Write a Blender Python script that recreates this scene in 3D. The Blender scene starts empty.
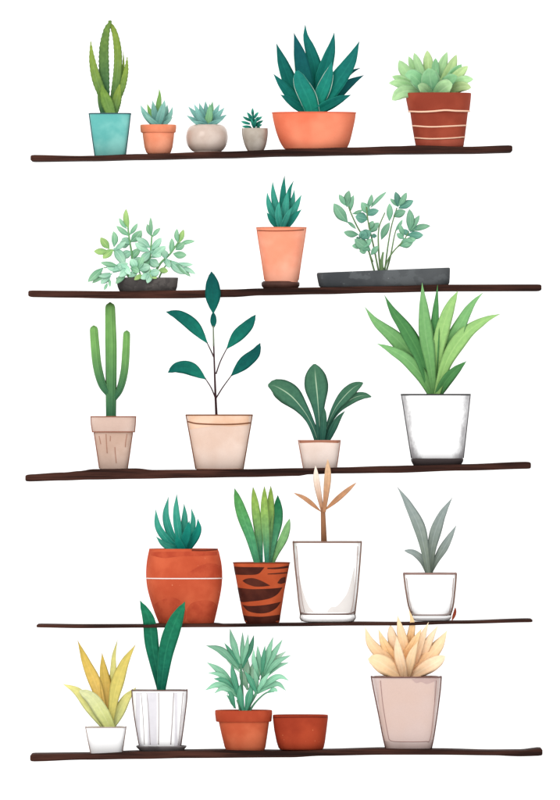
import bpy, math, random
from mathutils import Vector

random.seed(7)
S = 0.0025                       # metres per drawing unit
SHELF_FRONT, SHELF_BACK = -0.075, 0.085
C = bpy.context.scene.collection
scene = bpy.context.scene


def P(x, y, d=0.0):
    """drawing units -> metres: x to the right, y down, d towards the back wall"""
    return Vector(((x - 280) * S, d * S, (790 - y) * S))


# ------------------------------------------------------------------ materials
def lin(c, k=1.0):
    out = []
    for v in c:
        v /= 255.0
        v = v / 12.92 if v <= 0.04045 else ((v + 0.055) / 1.055) ** 2.4
        out.append(min(0.93, v * k))
    return (out[0], out[1], out[2], 1.0)


GAIN = 0.84
LEAF = 1.02


class NT:
    def __init__(self, name):
        self.m = bpy.data.materials.new(name)
        self.m.use_nodes = True
        self.t = self.m.node_tree
        self.b = self.t.nodes['Principled BSDF']

    def n(self, typ, **kw):
        nd = self.t.nodes.new(typ)
        for k, v in kw.items():
            setattr(nd, k, v)
        return nd

    def l(self, a, b):
        self.t.links.new(a, b)

    def math(self, op, a, b=None, clamp=False):
        nd = self.n('ShaderNodeMath', operation=op, use_clamp=clamp)
        for i, v in enumerate((a, b)):
            if v is None:
                continue
            if isinstance(v, (int, float)):
                nd.inputs[i].default_value = v
            else:
                self.l(v, nd.inputs[i])
        return nd.outputs[0]

    def mix(self, f, a, b, blend='MIX'):
        nd = self.n('ShaderNodeMix', data_type='RGBA', blend_type=blend)
        for i, v in ((0, f), (6, a), (7, b)):
            if isinstance(v, (int, float)):
                nd.inputs[i].default_value = v
            elif isinstance(v, tuple):
                nd.inputs[i].default_value = v
            else:
                self.l(v, nd.inputs[i])
        return nd.outputs[2]

    def noise(self, scale, detail=4, vec=None, rough=0.55):
        nd = self.n('ShaderNodeTexNoise')
        nd.inputs['Scale'].default_value = scale
        nd.inputs['Detail'].default_value = detail
        nd.inputs['Roughness'].default_value = rough
        if vec is not None:
            self.l(vec, nd.inputs['Vector'])
        return nd.outputs['Fac']

    def obco(self, sc=None):
        tc = self.n('ShaderNodeTexCoord')
        if sc is None:
            return tc.outputs['Object']
        mp = self.n('ShaderNodeMapping')
        mp.inputs['Scale'].default_value = sc
        self.l(tc.outputs['Object'], mp.inputs['Vector'])
        return mp.outputs[0]

    def step(self, v, a, b):
        nd = self.n('ShaderNodeMapRange', interpolation_type='SMOOTHSTEP')
        self.l(v, nd.inputs[0])
        nd.inputs[1].default_value = a
        nd.inputs[2].default_value = b
        return nd.outputs[0]

    def uv(self):
        u = self.n('ShaderNodeUVMap')
        s = self.n('ShaderNodeSeparateXYZ')
        self.l(u.outputs[0], s.inputs[0])
        return s.outputs[0], s.outputs[1]

    def bump(self, h, strength=0.2, dist=0.001):
        nd = self.n('ShaderNodeBump')
        nd.inputs['Strength'].default_value = strength
        nd.inputs['Distance'].default_value = dist
        self.l(h, nd.inputs['Height'])
        self.l(nd.outputs[0], self.b.inputs['Normal'])


def leaf_mat(name, base, tip, rib=None, ribk=0.5, edge=None, mottle=0.25, rough=0.55, ribw=0.10, var=0.22, gain=1.0):
    m = NT(name)
    u, v = m.uv()
    c = m.mix(m.step(v, 0.05, 0.95), lin(base, LEAF * gain), lin(tip, LEAF * gain))
    nz = m.noise(90, 4, m.obco())
    dark = m.mix(m.step(nz, 0.35, 0.7), (0.80, 0.84, 0.84, 1), (1.12, 1.1, 1.06, 1))
    c = m.mix(mottle * 2.2 if mottle < 0.45 else 1.0, c, dark, 'MULTIPLY')
    # long fine veins running with the blade
    cmb = m.n('ShaderNodeCombineXYZ')
    m.l(m.math('MULTIPLY', u, 22.0), cmb.inputs[0])
    m.l(m.math('MULTIPLY', v, 1.6), cmb.inputs[1])
    vein = m.noise(1.0, 3, cmb.outputs[0])
    c = m.mix(0.5, c, m.mix(m.step(vein, 0.35, 0.65), (0.86, 0.9, 0.9, 1), (1.1, 1.08, 1.05, 1)), 'MULTIPLY')
    au = m.math('MULTIPLY', m.math('ABSOLUTE', m.math('SUBTRACT', u, 0.5)), 2.0)
    if rib:
        f = m.math('MULTIPLY', m.step(au, ribw, ribw * 0.3), m.math('MULTIPLY', m.step(v, 1.0, 0.75), ribk))
        c = m.mix(f, c, lin(rib, LEAF * gain))
    if edge:
        c = m.mix(m.math('MULTIPLY', m.step(au, 0.86, 0.97), 0.75), c, lin(edge, LEAF * gain))
    oi = m.n('ShaderNodeObjectInfo')
    hsv = m.n('ShaderNodeHueSaturation')
    val = m.n('ShaderNodeMapRange')
    m.l(oi.outputs['Random'], val.inputs[0])
    val.inputs[3].default_value = 1.0 - var * 0.8
    val.inputs[4].default_value = 1.0 + var * 0.9
    m.l(val.outputs[0], hsv.inputs['Value'])
    m.l(c, hsv.inputs['Color'])
    m.l(hsv.outputs[0], m.b.inputs['Base Color'])
    m.b.inputs['Roughness'].default_value = rough
    m.b.inputs['Specular IOR Level'].default_value = 0.06
    m.bump(vein, 0.25, 0.0008)
    return m.m


def clay_mat(name, a, b, patch=None, patchk=0.8, scale=9, rough=0.75, lo=0.4, hi=0.62, speck=None, spec=0.08, bump=0.15):
    """fired clay: broad tone drift between a and b, optional darker stains and pale specks"""
    m = NT(name)
    co = m.obco()
    c = m.mix(m.step(m.noise(scale, 3, co), lo - 0.05, hi + 0.05), lin(a, GAIN), lin(b, GAIN))
    fine = m.noise(260, 3, co)
    c = m.mix(0.35, c, m.mix(fine, (0.86, 0.86, 0.86, 1), (1.14, 1.14, 1.14, 1)), 'MULTIPLY')
    if patch:
        c = m.mix(m.math('MULTIPLY', m.step(m.noise(scale * 1.9, 5, m.obco((1.0, 1.0, 1.35))), 0.53, 0.58), patchk), c, lin(patch, GAIN))
    if speck:
        vo = m.n('ShaderNodeTexVoronoi')
        vo.inputs['Scale'].default_value = 75
        m.l(co, vo.inputs['Vector'])
        f = m.math('MULTIPLY', m.step(vo.outputs['Distance'], 0.13, 0.07), m.step(m.noise(20, 2, co), 0.55, 0.62))
        c = m.mix(f, c, lin(speck, GAIN))
    m.l(c, m.b.inputs['Base Color'])
    m.b.inputs['Roughness'].default_value = rough
    m.b.inputs['Specular IOR Level'].default_value = spec
    m.bump(fine, bump, 0.0006)
    return m.m


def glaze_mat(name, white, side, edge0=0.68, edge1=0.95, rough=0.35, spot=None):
    """white glaze with grey shading painted in towards the left and right corners of the pot"""
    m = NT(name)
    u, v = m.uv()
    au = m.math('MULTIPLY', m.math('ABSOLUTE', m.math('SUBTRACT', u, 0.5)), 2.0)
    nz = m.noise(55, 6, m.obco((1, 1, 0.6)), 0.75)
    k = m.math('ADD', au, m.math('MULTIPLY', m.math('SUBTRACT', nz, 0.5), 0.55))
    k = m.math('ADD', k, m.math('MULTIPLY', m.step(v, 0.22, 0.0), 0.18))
    c = m.mix(m.step(k, edge0, edge1), lin(white, 1.0), lin(side, GAIN))  # side shading mixed into the glaze colour, stronger near the foot
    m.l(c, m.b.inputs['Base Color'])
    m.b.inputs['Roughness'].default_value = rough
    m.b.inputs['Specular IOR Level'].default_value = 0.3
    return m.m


def plain(name, c, rough=0.6, spec=0.06, vary=0.25, scale=60):
    m = NT(name)
    nz = m.noise(scale, 4, m.obco())
    col = m.mix(vary, lin(c, GAIN), m.mix(nz, (0.6, 0.6, 0.6, 1), (1.4, 1.4, 1.4, 1)), 'MULTIPLY')
    m.l(col, m.b.inputs['Base Color'])
    m.b.inputs['Roughness'].default_value = rough
    m.b.inputs['Specular IOR Level'].default_value = spec
    return m.m


def wood_mat(name):
    m = NT(name)
    co = m.obco((1.4, 9, 26))
    nz = m.noise(3.2, 6, co, 0.62)
    c = m.mix(m.step(nz, 0.36, 0.66), lin((42, 26, 22), 0.7), lin((82, 50, 41), 0.75))
    st = m.noise(5.0, 3, m.obco((0.6, 8, 60)))
    c = m.mix(m.math('MULTIPLY', m.step(st, 0.6, 0.72), 0.5), c, lin((112, 70, 56), 0.85))
    big = m.noise(2.2, 2, m.obco((1, 1, 1)))
    c = m.mix(m.math('MULTIPLY', m.step(big, 0.42, 0.65), 0.45), c, lin((36, 23, 21), 0.6))
    m.l(c, m.b.inputs['Base Color'])
    m.b.inputs['Roughness'].default_value = 0.75
    m.b.inputs['Specular IOR Level'].default_value = 0.05
    m.bump(nz, 0.4, 0.0015)
    return m.m


def glass_mat(name, col, dens):
    m = NT(name)
    m.b.inputs['Base Color'].default_value = (1, 1, 1, 1)
    m.b.inputs['Roughness'].default_value = 0.03
    m.b.inputs['IOR'].default_value = 1.2
    m.b.inputs['Transmission Weight'].default_value = 1.0
    va = m.n('ShaderNodeVolumeAbsorption')
    va.inputs['Color'].default_value = col
    va.inputs['Density'].default_value = dens
    m.l(va.outputs[0], m.t.nodes['Material Output'].inputs['Volume'])
    return m.m


# ------------------------------------------------------------------ curves
def cr(p0, p1, p2, p3, t):
    return 0.5 * ((2 * p1) + (p2 - p0) * t + (2 * p0 - 5 * p1 + 4 * p2 - p3) * t * t + (3 * p1 - p0 - 3 * p2 + p3) * t ** 3)


def spline(pts, n):
    """n+1 evenly spaced samples of a Catmull-Rom curve through pts"""
    if len(pts) == 2:
        return [pts[0].lerp(pts[1], i / n) for i in range(n + 1)]
    ext = [pts[0] * 2 - pts[1]] + list(pts) + [pts[-1] * 2 - pts[-2]]
    dense = []
    for i in range(len(pts) - 1):
        for k in range(12):
            dense.append(cr(ext[i], ext[i + 1], ext[i + 2], ext[i + 3], k / 12))
    dense.append(pts[-1].copy())
    acc = [0.0]
    for a, b in zip(dense, dense[1:]):
        acc.append(acc[-1] + (b - a).length)
    out, j = [], 0
    for i in range(n + 1):
        s = acc[-1] * i / n
        while j < len(acc) - 2 and acc[j + 1] < s:
            j += 1
        seg = acc[j + 1] - acc[j]
        out.append(dense[j].lerp(dense[j + 1], (s - acc[j]) / seg if seg > 0 else 0))
    return out


def table(tab, t):
    for i in range(len(tab) - 1):
        a, b = tab[i], tab[i + 1]
        if t <= b[0] or i == len(tab) - 2:
            f = (t - a[0]) / (b[0] - a[0])
            p0 = tab[i - 1][1] if i > 0 else a[1]
            p3 = tab[i + 2][1] if i + 2 < len(tab) else b[1]
            return max(0.01, cr(p0, a[1], b[1], p3, f))


PROF = {
    'lance': [(0, .45), (.2, .8), (.45, 1), (.7, .76), (.9, .28), (1, .02)],
    'agave': [(0, .62), (.25, .92), (.5, 1), (.75, .7), (.92, .25), (1, .02)],
    'ellip': [(0, .08), (.15, .5), (.35, .92), (.52, 1), (.75, .8), (.92, .38), (1, .05)],
    'paddle': [(0, .30), (.3, .34), (.48, .58), (.7, 1), (.85, .9), (.95, .52), (1, .1)],
    'strap': [(0, .5), (.3, .78), (.6, 1), (.8, .82), (.93, .42), (1, .03)],
    'grass': [(0, .38), (.3, .72), (.55, 1), (.8, .6), (.93, .22), (1, .02)],
    'round': [(0, .4), (.3, .78), (.6, 1), (.83, .8), (.95, .38), (1, .04)],
    'blade': [(0, .8), (.3, .98), (.5, 1), (.75, .66), (.92, .25), (1, .03)],
    'tongue': [(0, .75), (.4, 1), (.7, .9), (.9, .6), (1, .2)],
}


# ------------------------------------------------------------------ things
class Thing:
    def __init__(self, name, label, cat, cx, base, group=None, depth=0.0):
        self.o = bpy.data.objects.new(name, None)
        self.o.empty_display_size = 0.02
        C.objects.link(self.o)
        self.loc = P(cx, base, depth)
        self.o.location = self.loc
        self.o['label'] = label
        self.o['category'] = cat
        if group:
            self.o['group'] = group
        self.dep = depth

    def mesh(self, name, verts, faces, mat, parent=None, uvs=None, smooth=True, label=None):
        me = bpy.data.meshes.new(name)
        me.from_pydata([v - self.loc for v in verts], [], faces)
        if uvs:
            ul = me.uv_layers.new(name='UVMap')
            for lp in me.loops:
                ul.data[lp.index].uv = uvs[lp.vertex_index]
        me.materials.append(mat)
        if smooth:
            for p in me.polygons:
                p.use_smooth = True
        me.update()
        o = bpy.data.objects.new(name, me)
        C.objects.link(o)
        o.parent = parent or self.o
        if label:
            o['label'] = label
        return o

    # ---- leaf: thin closed blade along a curve, folded at the midrib
    def leaf(self, pts, w, prof, mat, d0=0.0, d1=0.0, fold=0.14, thick=0.05, twist=None, parent=None, n=18,
             teeth=0.0, name='leaf', sink=0.0, label=None, bow=0.0, hem=None):
        """pts run from tip to base, in drawing units"""
        p = [Vector((a[0], a[1], 0)) for a in reversed(pts)]
        if sink:
            dv = (p[0] - p[1]).normalized()
            p.insert(0, p[0] + Vector((dv.x * 0.4, abs(dv.y) * 0.6 + 0.4, 0)).normalized() * sink)
        cs = spline(p, n)
        tw = random.uniform(-0.38, 0.38) if twist is None else twist
        pr = PROF[prof]
        V, UV, F = [], [], []
        EDGE = {-1: [], 1: []}
        vs = (-1, -0.6, -0.22, 0, 0.22, 0.6, 1)
        W = [P(c.x, c.y, self.dep + d0 + (d1 - d0) * (i / n) ** 1.25 - bow * math.sin(math.pi * i / n)) for i, c in enumerate(cs)]
        for i in range(n + 1):
            t = i / n
            a, b = W[max(0, i - 1)], W[min(n, i + 1)]
            tan = (b - a).normalized()
            side = tan.cross(Vector((0, 1, 0))).normalized()
            nor = side.cross(tan).normalized()          # towards the viewer or away: made to face front
            if nor.y > 0:
                nor = -nor
            sd = side * math.cos(tw * (1 - 0.3 * t)) + nor * math.sin(tw * (1 - 0.3 * t))
            nn = nor * math.cos(tw) - side * math.sin(tw)
            hw = 0.5 * w * S * table(pr, t) / max(0.6, math.cos(tw))
            if teeth:
                hw += teeth * S * (0.5 if i % 2 else -0.2)
            th = max(0.00035, thick * w * S * min(1, table(pr, t) * 1.3))
            for sg in (-1, 1):
                EDGE[sg].append(W[i] + sd * (sg * hw * 0.98) + nn * 0.0006)
            for v in vs:
                off = -fold * 2 * hw * (1 - abs(v) ** 1.3)
                V.append(W[i] + sd * (v * hw) + nn * (off + th * 0.5 * (1 - v * v) + 0.00015))
                UV.append((v * .5 + .5, t))
            for v in vs[::-1][1:-1]:
                off = -fold * 2 * hw * (1 - abs(v) ** 1.3)
                V.append(W[i] + sd * (v * hw) + nn * (off - th * 0.5 * (1 - v * v) - 0.00015))
                UV.append((v * .5 + .5, t))
        k = len(vs) * 2 - 2
        for i in range(n):
            for j in range(k):
                F.append((i * k + j, i * k + (j + 1) % k, (i + 1) * k + (j + 1) % k, (i + 1) * k + j))
        F.append(tuple(range(k))[::-1])
        F.append(tuple(n * k + j for j in range(k)))
        ob = self.mesh(name, V, F, mat, parent, UV, label=label)
        for (sg, t0, t1, r, hm) in hem or ():
            seg = EDGE[sg][int(t0 * n):int(t1 * n) + 1]
            self.tube('pale_edge', seg, [r * 0.4, r, r * 0.4], hm, parent=ob, n=len(seg) * 2, seg=6, world=True)
        return ob

    # ---- round bar along a curve
    def tube(self, name, pts, r, mat, d=None, parent=None, n=None, seg=8, ribs=0, rib=0.0, dome=False, world=False):
        if world:
            W = pts
        else:
            dd = d if isinstance(d, (list, tuple)) else [d or 0.0] * len(pts)
            W = [P(a[0], a[1], self.dep + q) for a, q in zip(pts, dd)]
        n = n or max(2, (len(W) - 1) * 5)
        rr = r if isinstance(r, (list, tuple)) else [r] * 2
        W = spline(W, n)
        V, F, UV = [], [], []
        for i in range(n + 1):
            t = i / n
            a, b = W[max(0, i - 1)], W[min(n, i + 1)]
            tan = (b - a).normalized()
            ux = tan.cross(Vector((0, 1, 0)))
            if ux.length < 0.05:
                ux = tan.cross(Vector((1, 0, 0)))
            ux.normalize()
            uy = tan.cross(ux).normalized()
            f = t * (len(rr) - 1)
            q = min(int(f), len(rr) - 2)
            rad = (rr[q] + (rr[q + 1] - rr[q]) * (f - q)) * S
            if dome:
                dist = (W[n] - W[i]).length
                if dist < rad * 1.3:
                    rad *= math.sqrt(max(0.004, 1 - (1 - dist / (rad * 1.3)) ** 2))
            for j in range(seg):
                an = 2 * math.pi * j / seg
                q2 = rad * (1 + rib * math.cos(ribs * an)) if ribs else rad
                V.append(W[i] + ux * math.cos(an) * q2 + uy * math.sin(an) * q2)
                UV.append((math.cos(an) * .5 + .5, t))
        for i in range(n):
            for j in range(seg):
                F.append((i * seg + j, i * seg + (j + 1) % seg, (i + 1) * seg + (j + 1) % seg, (i + 1) * seg + j))
        F.append(tuple(range(seg))[::-1])
        F.append(tuple(n * seg + j for j in range(seg)))
        return self.mesh(name, V, F, mat, parent, UV)


class Surf:
    """outside of a pot: rows (y, x left, x right) from top to bottom on a rounded plan of exponent e"""

    def __init__(self, rows, e=2.0, ratio=1.0, rmax=27.0, dep=0.0, smooth=False):
        if smooth:
            p = spline([Vector(r) for r in rows], 22)
            rows = [tuple(v) for v in p]
        self.rows, self.e, self.ratio, self.rmax, self.dep = rows, e, ratio, rmax, dep
        self.w0 = max((r[2] - r[1]) / 2 for r in rows)

    def at(self, y):
        r = self.rows
        if y <= r[0][0]:
            a = b = r[0]
            f = 0
        elif y >= r[-1][0]:
            a = b = r[-1]
            f = 0
        else:
            for a, b in zip(r, r[1:]):
                if y <= b[0]:
                    break
            f = (y - a[0]) / max(1e-6, b[0] - a[0])
        xl = a[1] + (b[1] - a[1]) * f
        xr = a[2] + (b[2] - a[2]) * f
        rx = (xr - xl) / 2
        return (xl + xr) / 2, rx, self.ry(rx)

    def ry(self, rx):
        return rx * self.ratio * min(1.0, self.rmax / (self.w0 * self.ratio))

    def front(self, x, y, off=0.15):
        cx, rx, ry = self.at(y)
        u = max(-0.999, min(0.999, (x - cx) / rx))
        f = (1 - abs(u) ** self.e) ** (1 / self.e)
        return P(cx + u * (rx + off), y, self.dep - (ry + off) * f)

    def ring(self, y, cx, rx, ry, n=64):
        out, us = [], []
        for j in range(n):
            an = 2 * math.pi * j / n
            c, s = math.cos(an), math.sin(an)
            k = 2 / self.e
            X = math.copysign(abs(c) ** k, c)
            Y = math.copysign(abs(s) ** k, s)
            out.append(P(cx + X * rx, y, self.dep + Y * ry))
            us.append(X * .5 + .5)
        return out, us

    def build(self, th, name, mat, obj, parent=None, inner=True, floor_y=None, lip=0.5, n=64):
        """a hollow vessel: outside, rounded lip, inside, floor"""
        y0, y1 = self.rows[0][0], self.rows[-1][0]
        seq = []
        bc = self.at(y1)
        seq.append((y1, bc[0], bc[1] * .92, bc[2] * .92))
        seq.append((y1 - 0.25, bc[0], bc[1] * .985, bc[2] * .985))
        R = [r for r in reversed(self.rows)]
        for r in R[:]:
            yy = r[0]
            if yy > y1 - 0.8:
                yy = y1 - 0.8
            if yy < y0 + lip:
                continue
            a = self.at(yy)
            seq.append((yy, a[0], a[1], a[2]))
        a = self.at(y0)
        seq.append((y0 + lip, a[0], a[1], a[2]))
        seq.append((y0 + lip * .3, a[0], a[1] - lip * .3, a[2] - lip * .3))
        seq.append((y0, a[0], a[1] - lip, a[2] - lip))
        if inner:
            seq.append((y0 + lip * .2, a[0], a[1] - th, a[2] - th))
            fy = floor_y if floor_y is not None else y1 - th
            for k in (0.33, 0.66, 1.0):
                yy = y0 + (fy - y0) * k
                b = self.at(yy)
                seq.append((yy, b[0], b[1] - th, b[2] - th))
        V, F, UV = [], [], []
        for (yy, cx, rx, ry) in seq:
            ring, us = self.ring(yy, cx, rx, ry, n)
            V += ring
            UV += [(u, (y1 - yy) / (y1 - y0)) for u in us]
        for i in range(len(seq) - 1):
            for j in range(n):
                F.append((i * n + j, i * n + (j + 1) % n, (i + 1) * n + (j + 1) % n, (i + 1) * n + j))
        F.append(tuple(range(n))[::-1])
        m = (len(seq) - 1) * n
        F.append(tuple(m + j for j in range(n)))
        return obj.mesh(name, V, F, mat, parent, UV)

    def disc(self, y, th, name, mat, obj, parent=None, n=48, bumpy=0.35):
        """soil: a slightly heaped disc inside the pot"""
        cx, rx, ry = self.at(y)
        V, F, UV = [], [], []
        for k, q in enumerate((1.0, 0.7, 0.35)):
            ring, us = self.ring(y - (1 - q) * 0.8, cx, (rx - th - 0.05) * q, (ry - th - 0.05) * q, n)
            if k:
                ring = [v + Vector((0, 0, random.uniform(-1, 1) * bumpy * S)) for v in ring]
            V += ring
            UV += [(u, q) for u in us]
        V.append(P(cx, y - 0.9, self.dep))
        UV.append((.5, 0))
        for k in range(2):
            for j in range(n):
                F.append((k * n + j, k * n + (j + 1) % n, (k + 1) * n + (j + 1) % n, (k + 1) * n + j))
        for j in range(n):
            F.append((2 * n + j, 2 * n + (j + 1) % n, 3 * n))
        return obj.mesh(name, V, F, mat, parent, UV)

    def band(self, cols, mat, obj, parent, name='painted_band', off=0.14, n=40, rows=3, label=None):
        """thin paint laid on the front: cols = (x, y top, y bottom)"""
        pts = spline([Vector(c) for c in cols], n)
        rows = max(rows, int(max(c[2] - c[1] for c in cols) / 2.5))
        V, F, UV = [], [], []
        for p in pts:
            for k in range(rows + 1):
                V.append(self.front(p.x, p.y + (p.z - p.y) * k / rows, off))
                UV.append((p.x * .01, k / rows))
        q = rows + 1
        for i in range(n):
            for k in range(rows):
                F.append((i * q + k, i * q + k + 1, (i + 1) * q + k + 1, (i + 1) * q + k))
        return obj.mesh(name, V, F, mat, parent, UV, label=label)

    def line(self, pts, r, mat, obj, parent, name='edge_line', n=None, off=0.12, seg=6):
        r *= 1.15
        p = spline([Vector((a[0], a[1], 0)) for a in pts], n or 8 * len(pts))
        W = [self.front(v.x, v.y, off) for v in p]
        return obj.tube(name, W, r, mat, parent=parent, n=len(W) - 1, seg=seg, world=True)

    def hoop(self, y, r, mat, obj, parent, name='rim_line', off=0.1, n=72, seg=6):
        """a ring of cord or a painted line all the way round at height y"""
        r *= 1.15
        cx, rx, ry = self.at(y)
        ring, us = self.ring(y, cx, rx + off, ry + off, n)
        V, F = [], []
        c0 = P(cx, y, self.dep)
        for j in range(n):
            a, b = ring[j - 1], ring[(j + 1) % n]
            tan = (b - a).normalized()
            out = tan.cross(Vector((0, 0, 1))).normalized()
            for k in range(seg):
                an = 2 * math.pi * k / seg
                V.append(ring[j] + out * (math.cos(an) * r * S) + Vector((0, 0, math.sin(an) * r * S)))
        for j in range(n):
            for k in range(seg):
                F.append((j * seg + k, j * seg + (k + 1) % seg, ((j + 1) % n) * seg + (k + 1) % seg, ((j + 1) % n) * seg + k))
        return obj.mesh(name, V, F, mat, parent)

    def sides(self, r, mat, obj, parent, y0=None, y1=None, inset=0.15):
        r *= 1.3
        a = self.rows[0][0] if y0 is None else y0
        b = self.rows[-1][0] if y1 is None else y1
        for s in (-1, 1):
            pts = []
            for k in range(7):
                y = a + (b - a) * k / 6
                cx, rx, ry = self.at(y)
                pts.append((cx + s * (rx - inset), y))
            self.line(pts, r, mat, obj, parent, 'edge_line', n=16)


# ------------------------------------------------------------------ shared materials
SOIL = plain('soil', (70, 50, 42), 0.95, 0.05, 0.5, 220)
WOOD = wood_mat('dark_wood')
LINE_BROWN = plain('brown_line', (128, 84, 66), 0.7)
LINE_TAUPE = plain('taupe_line', (128, 106, 100), 0.7)

# ------------------------------------------------------------------ backdrop
wm = NT('white_wall')
wn = wm.noise(3, 4, wm.obco())
wm.l(wm.mix(wn, (0.955, 0.955, 0.955, 1), (0.965, 0.965, 0.965, 1)), wm.b.inputs['Base Color'])
wm.b.inputs['Roughness'].default_value = 0.9
wm.b.inputs['Specular IOR Level'].default_value = 0.0
me = bpy.data.meshes.new('wall')
me.from_pydata([(-9, 1.6, -5), (9, 1.6, -5), (9, 1.6, 7), (-9, 1.6, 7)], [], [(0, 1, 2, 3)])
me.materials.append(wm.m)
wall = bpy.data.objects.new('wall', me)
C.objects.link(wall)
wall['kind'] = 'structure'


# ------------------------------------------------------------------ shelves
def shelf(label, top, bot, thick_trim=0.0):
    """board with hand-cut wavy edges: top and bottom are (x, y) polylines"""
    x0, x1 = top[0][0], top[-1][0]

    def val(pl, x):
        for a, b in zip(pl, pl[1:]):
            if x <= b[0]:
                f = (x - a[0]) / (b[0] - a[0])
                f = f * f * (3 - 2 * f)
                return a[1] + (b[1] - a[1]) * f
        return pl[-1][1]
    t = Thing('shelf', label, 'shelf', (x0 + x1) / 2, val(top, (x0 + x1) / 2), 'dark wooden shelf boards')
    V, F = [], []
    n = 120
    xs = [x0 + (x1 - x0) * i / n for i in range(n + 1)]
    xs = [x0 + 0.6, x0 + 1.4] + xs[1:-1] + [x1 - 1.4, x1 - 0.6]
    xs = [x0] + sorted(set(xs)) + [x1]
    k = 12
    for x in xs:
        a, b = val(top, x), val(bot, x)
        e = min(x - x0, x1 - x)
        m, h = (a + b) / 2, (b - a) / 2
        if e < 3:
            h *= 0.55 + 0.45 * math.sqrt(max(0, 1 - (1 - e / 3) ** 2))
        r = min(h * 0.7, 1.6)
        f0, f1 = SHELF_FRONT / S, SHELF_BACK / S
        if e < 3:
            f0 += 1.5 * (1 - e / 3)
            f1 -= 1.5 * (1 - e / 3)
        wob = 0.35 * math.sin(x * 0.11) + 0.25 * math.sin(x * 0.037 + 1)
        prof = []
        for (cy, cz, st) in ((f0 + r + wob, m - h + r, 180), (f1 - r, m - h + r, 270), (f1 - r, m + h - r, 0), (f0 + r + wob, m + h - r, 90)):
            for q in range(3):
                an = math.radians(st + 45 * q)
                prof.append((cy + r * math.cos(an), cz + r * math.sin(an)))
        for (d, y) in prof:
            V.append(P(x, y, d))
    for i in range(len(xs) - 1):
        for j in range(k):
            F.append((i * k + j, (i + 1) * k + j, (i + 1) * k + (j + 1) % k, i * k + (j + 1) % k))
    F.append(tuple(range(k)))
    F.append(tuple((len(xs) - 1) * k + j for j in range(k))[::-1])
    o = t.mesh('shelf', V, F, WOOD)
    # the board is one mesh: make it the thing itself
    o.parent = None
    o.location = t.loc
    for key in ('label', 'category', 'group'):
        o[key] = t.o[key]
    bpy.data.objects.remove(t.o)
    o.name = 'shelf'
    return o


shelf('topmost dark wooden shelf, carrying six potted plants from teal pot to brick pot',
      [(31, 155.4), (82, 156.4), (92, 156.2), (140, 154.5), (222, 152), (290, 149.8), (352, 147.9), (396, 146.7), (417, 146), (466, 147.2), (512, 145.8)],
      [(31, 161.6), (92, 160.9), (140, 159.8), (222, 158.1), (290, 156.2), (352, 155.1), (396, 154.1), (466, 153.6), (512, 152.6)])
shelf('second dark wooden shelf from the top, under the two dark grey trays',
      [(28.7, 290.6), (68, 291), (112, 291.4), (179, 290.6), (232, 289.6), (261, 288.6), (323, 287.5), (376, 286.6), (449, 284.8), (541, 284.6)],
      [(28.7, 297), (68, 297.6), (112, 298.4), (179, 298.3), (232, 297), (261, 295.3), (323, 294.1), (376, 292.7), (449, 291.3), (541, 291.1)])
shelf('third dark wooden shelf, holding the green cactus and the rubber plant',
      [(25.8, 474.5), (63, 472.5), (80, 471), (92, 469.2), (136, 468.4), (153, 470), (193, 469.7), (247, 469.2), (300, 468.2), (338, 467.4), (391, 466), (410, 465.5), (463, 464.2), (530.5, 461.8)],
      [(25.8, 481.4), (63, 480.4), (92, 479.5), (136, 478.8), (193, 477.8), (247, 477), (300, 475.8), (307, 474.3), (338, 473.4), (391, 472.8), (463, 470.5), (530.5, 468.7)])
shelf('thinnest dark wooden shelf, fourth from the top, under the rust pot and glass pots',
      [(37, 624), (82, 624.5), (145, 624.4), (160, 623.4), (217, 623.1), (221, 624), (290, 623), (352, 621.9), (401, 622.2), (458, 620.8), (532, 618.7)],
      [(37, 627), (82, 627.7), (145, 627.2), (217, 626.7), (290, 625.8), (352, 625.1), (401, 625), (458, 623.4), (532, 621.8)])
shelf('lowest dark wooden shelf, below the empty rust bowl and the yellow plant',
      [(30.6, 753.5), (87, 753), (140, 751), (188, 750), (222, 749.6), (290, 750.4), (323, 749.5), (386, 748), (439, 749), (492, 750.2), (520, 750), (542, 747.8)],
      [(30.6, 760.7), (87, 758.9), (140, 758.2), (188, 757.3), (290, 756.6), (323, 755), (386, 754), (439, 754), (492, 754.6), (520, 755.6), (542, 755)])


def rosette(t, leaves, d0=(7, -7), d1=(16, -18), **kw):
    """leaves listed from the back of the plant to its front: (pts, width, profile, material[, options])"""
    n = len(leaves)
    for i, lf in enumerate(leaves):
        f = i / max(1, n - 1)
        o = dict(kw)
        o.setdefault('sink', 4.0)
        if len(lf) > 4:
            o.update(lf[4])
        o.setdefault('d0', d0[0] + (d0[1] - d0[0]) * f)
        o.setdefault('d1', d1[0] + (d1[1] - d1[0]) * f)
        t.leaf(lf[0], lf[1], lf[2], lf[3], **o)


# ================================================================== ROW 1
# --- aloe in the teal pot
t = Thing('potted_aloe', 'tall toothed aloe with two leaves meeting in an arch, in square teal pot', 'potted plant', 110.3, 156.3)
TEAL = clay_mat('teal_glaze', (98, 178, 172), (136, 203, 195), scale=13, rough=0.5)
DK = plain('dark_teal_line', (62, 92, 98), 0.6)
sf = Surf([(113.4, 89.4, 130.6), (135, 92.2, 128.1), (156.4, 95.2, 125.4)], 7, 1, 22)
pot = sf.build(2, 'pot', TEAL, t, floor_y=140)
sf.sides(0.5, DK, t, pot)
sf.hoop(113.9, 0.55, DK, t, pot)
sf.disc(116.5, 2, 'soil', SOIL, t)
ALO = leaf_mat('aloe_leaf', (84, 120, 68), (124, 144, 62), (130, 168, 110), 0.25, (88, 128, 60), 0.35, var=0.12)
ALO2 = leaf_mat('aloe_leaf_light', (120, 156, 84), (112, 142, 62), (150, 180, 110), 0.2, (96, 134, 66), 0.4, var=0.1)
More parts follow.
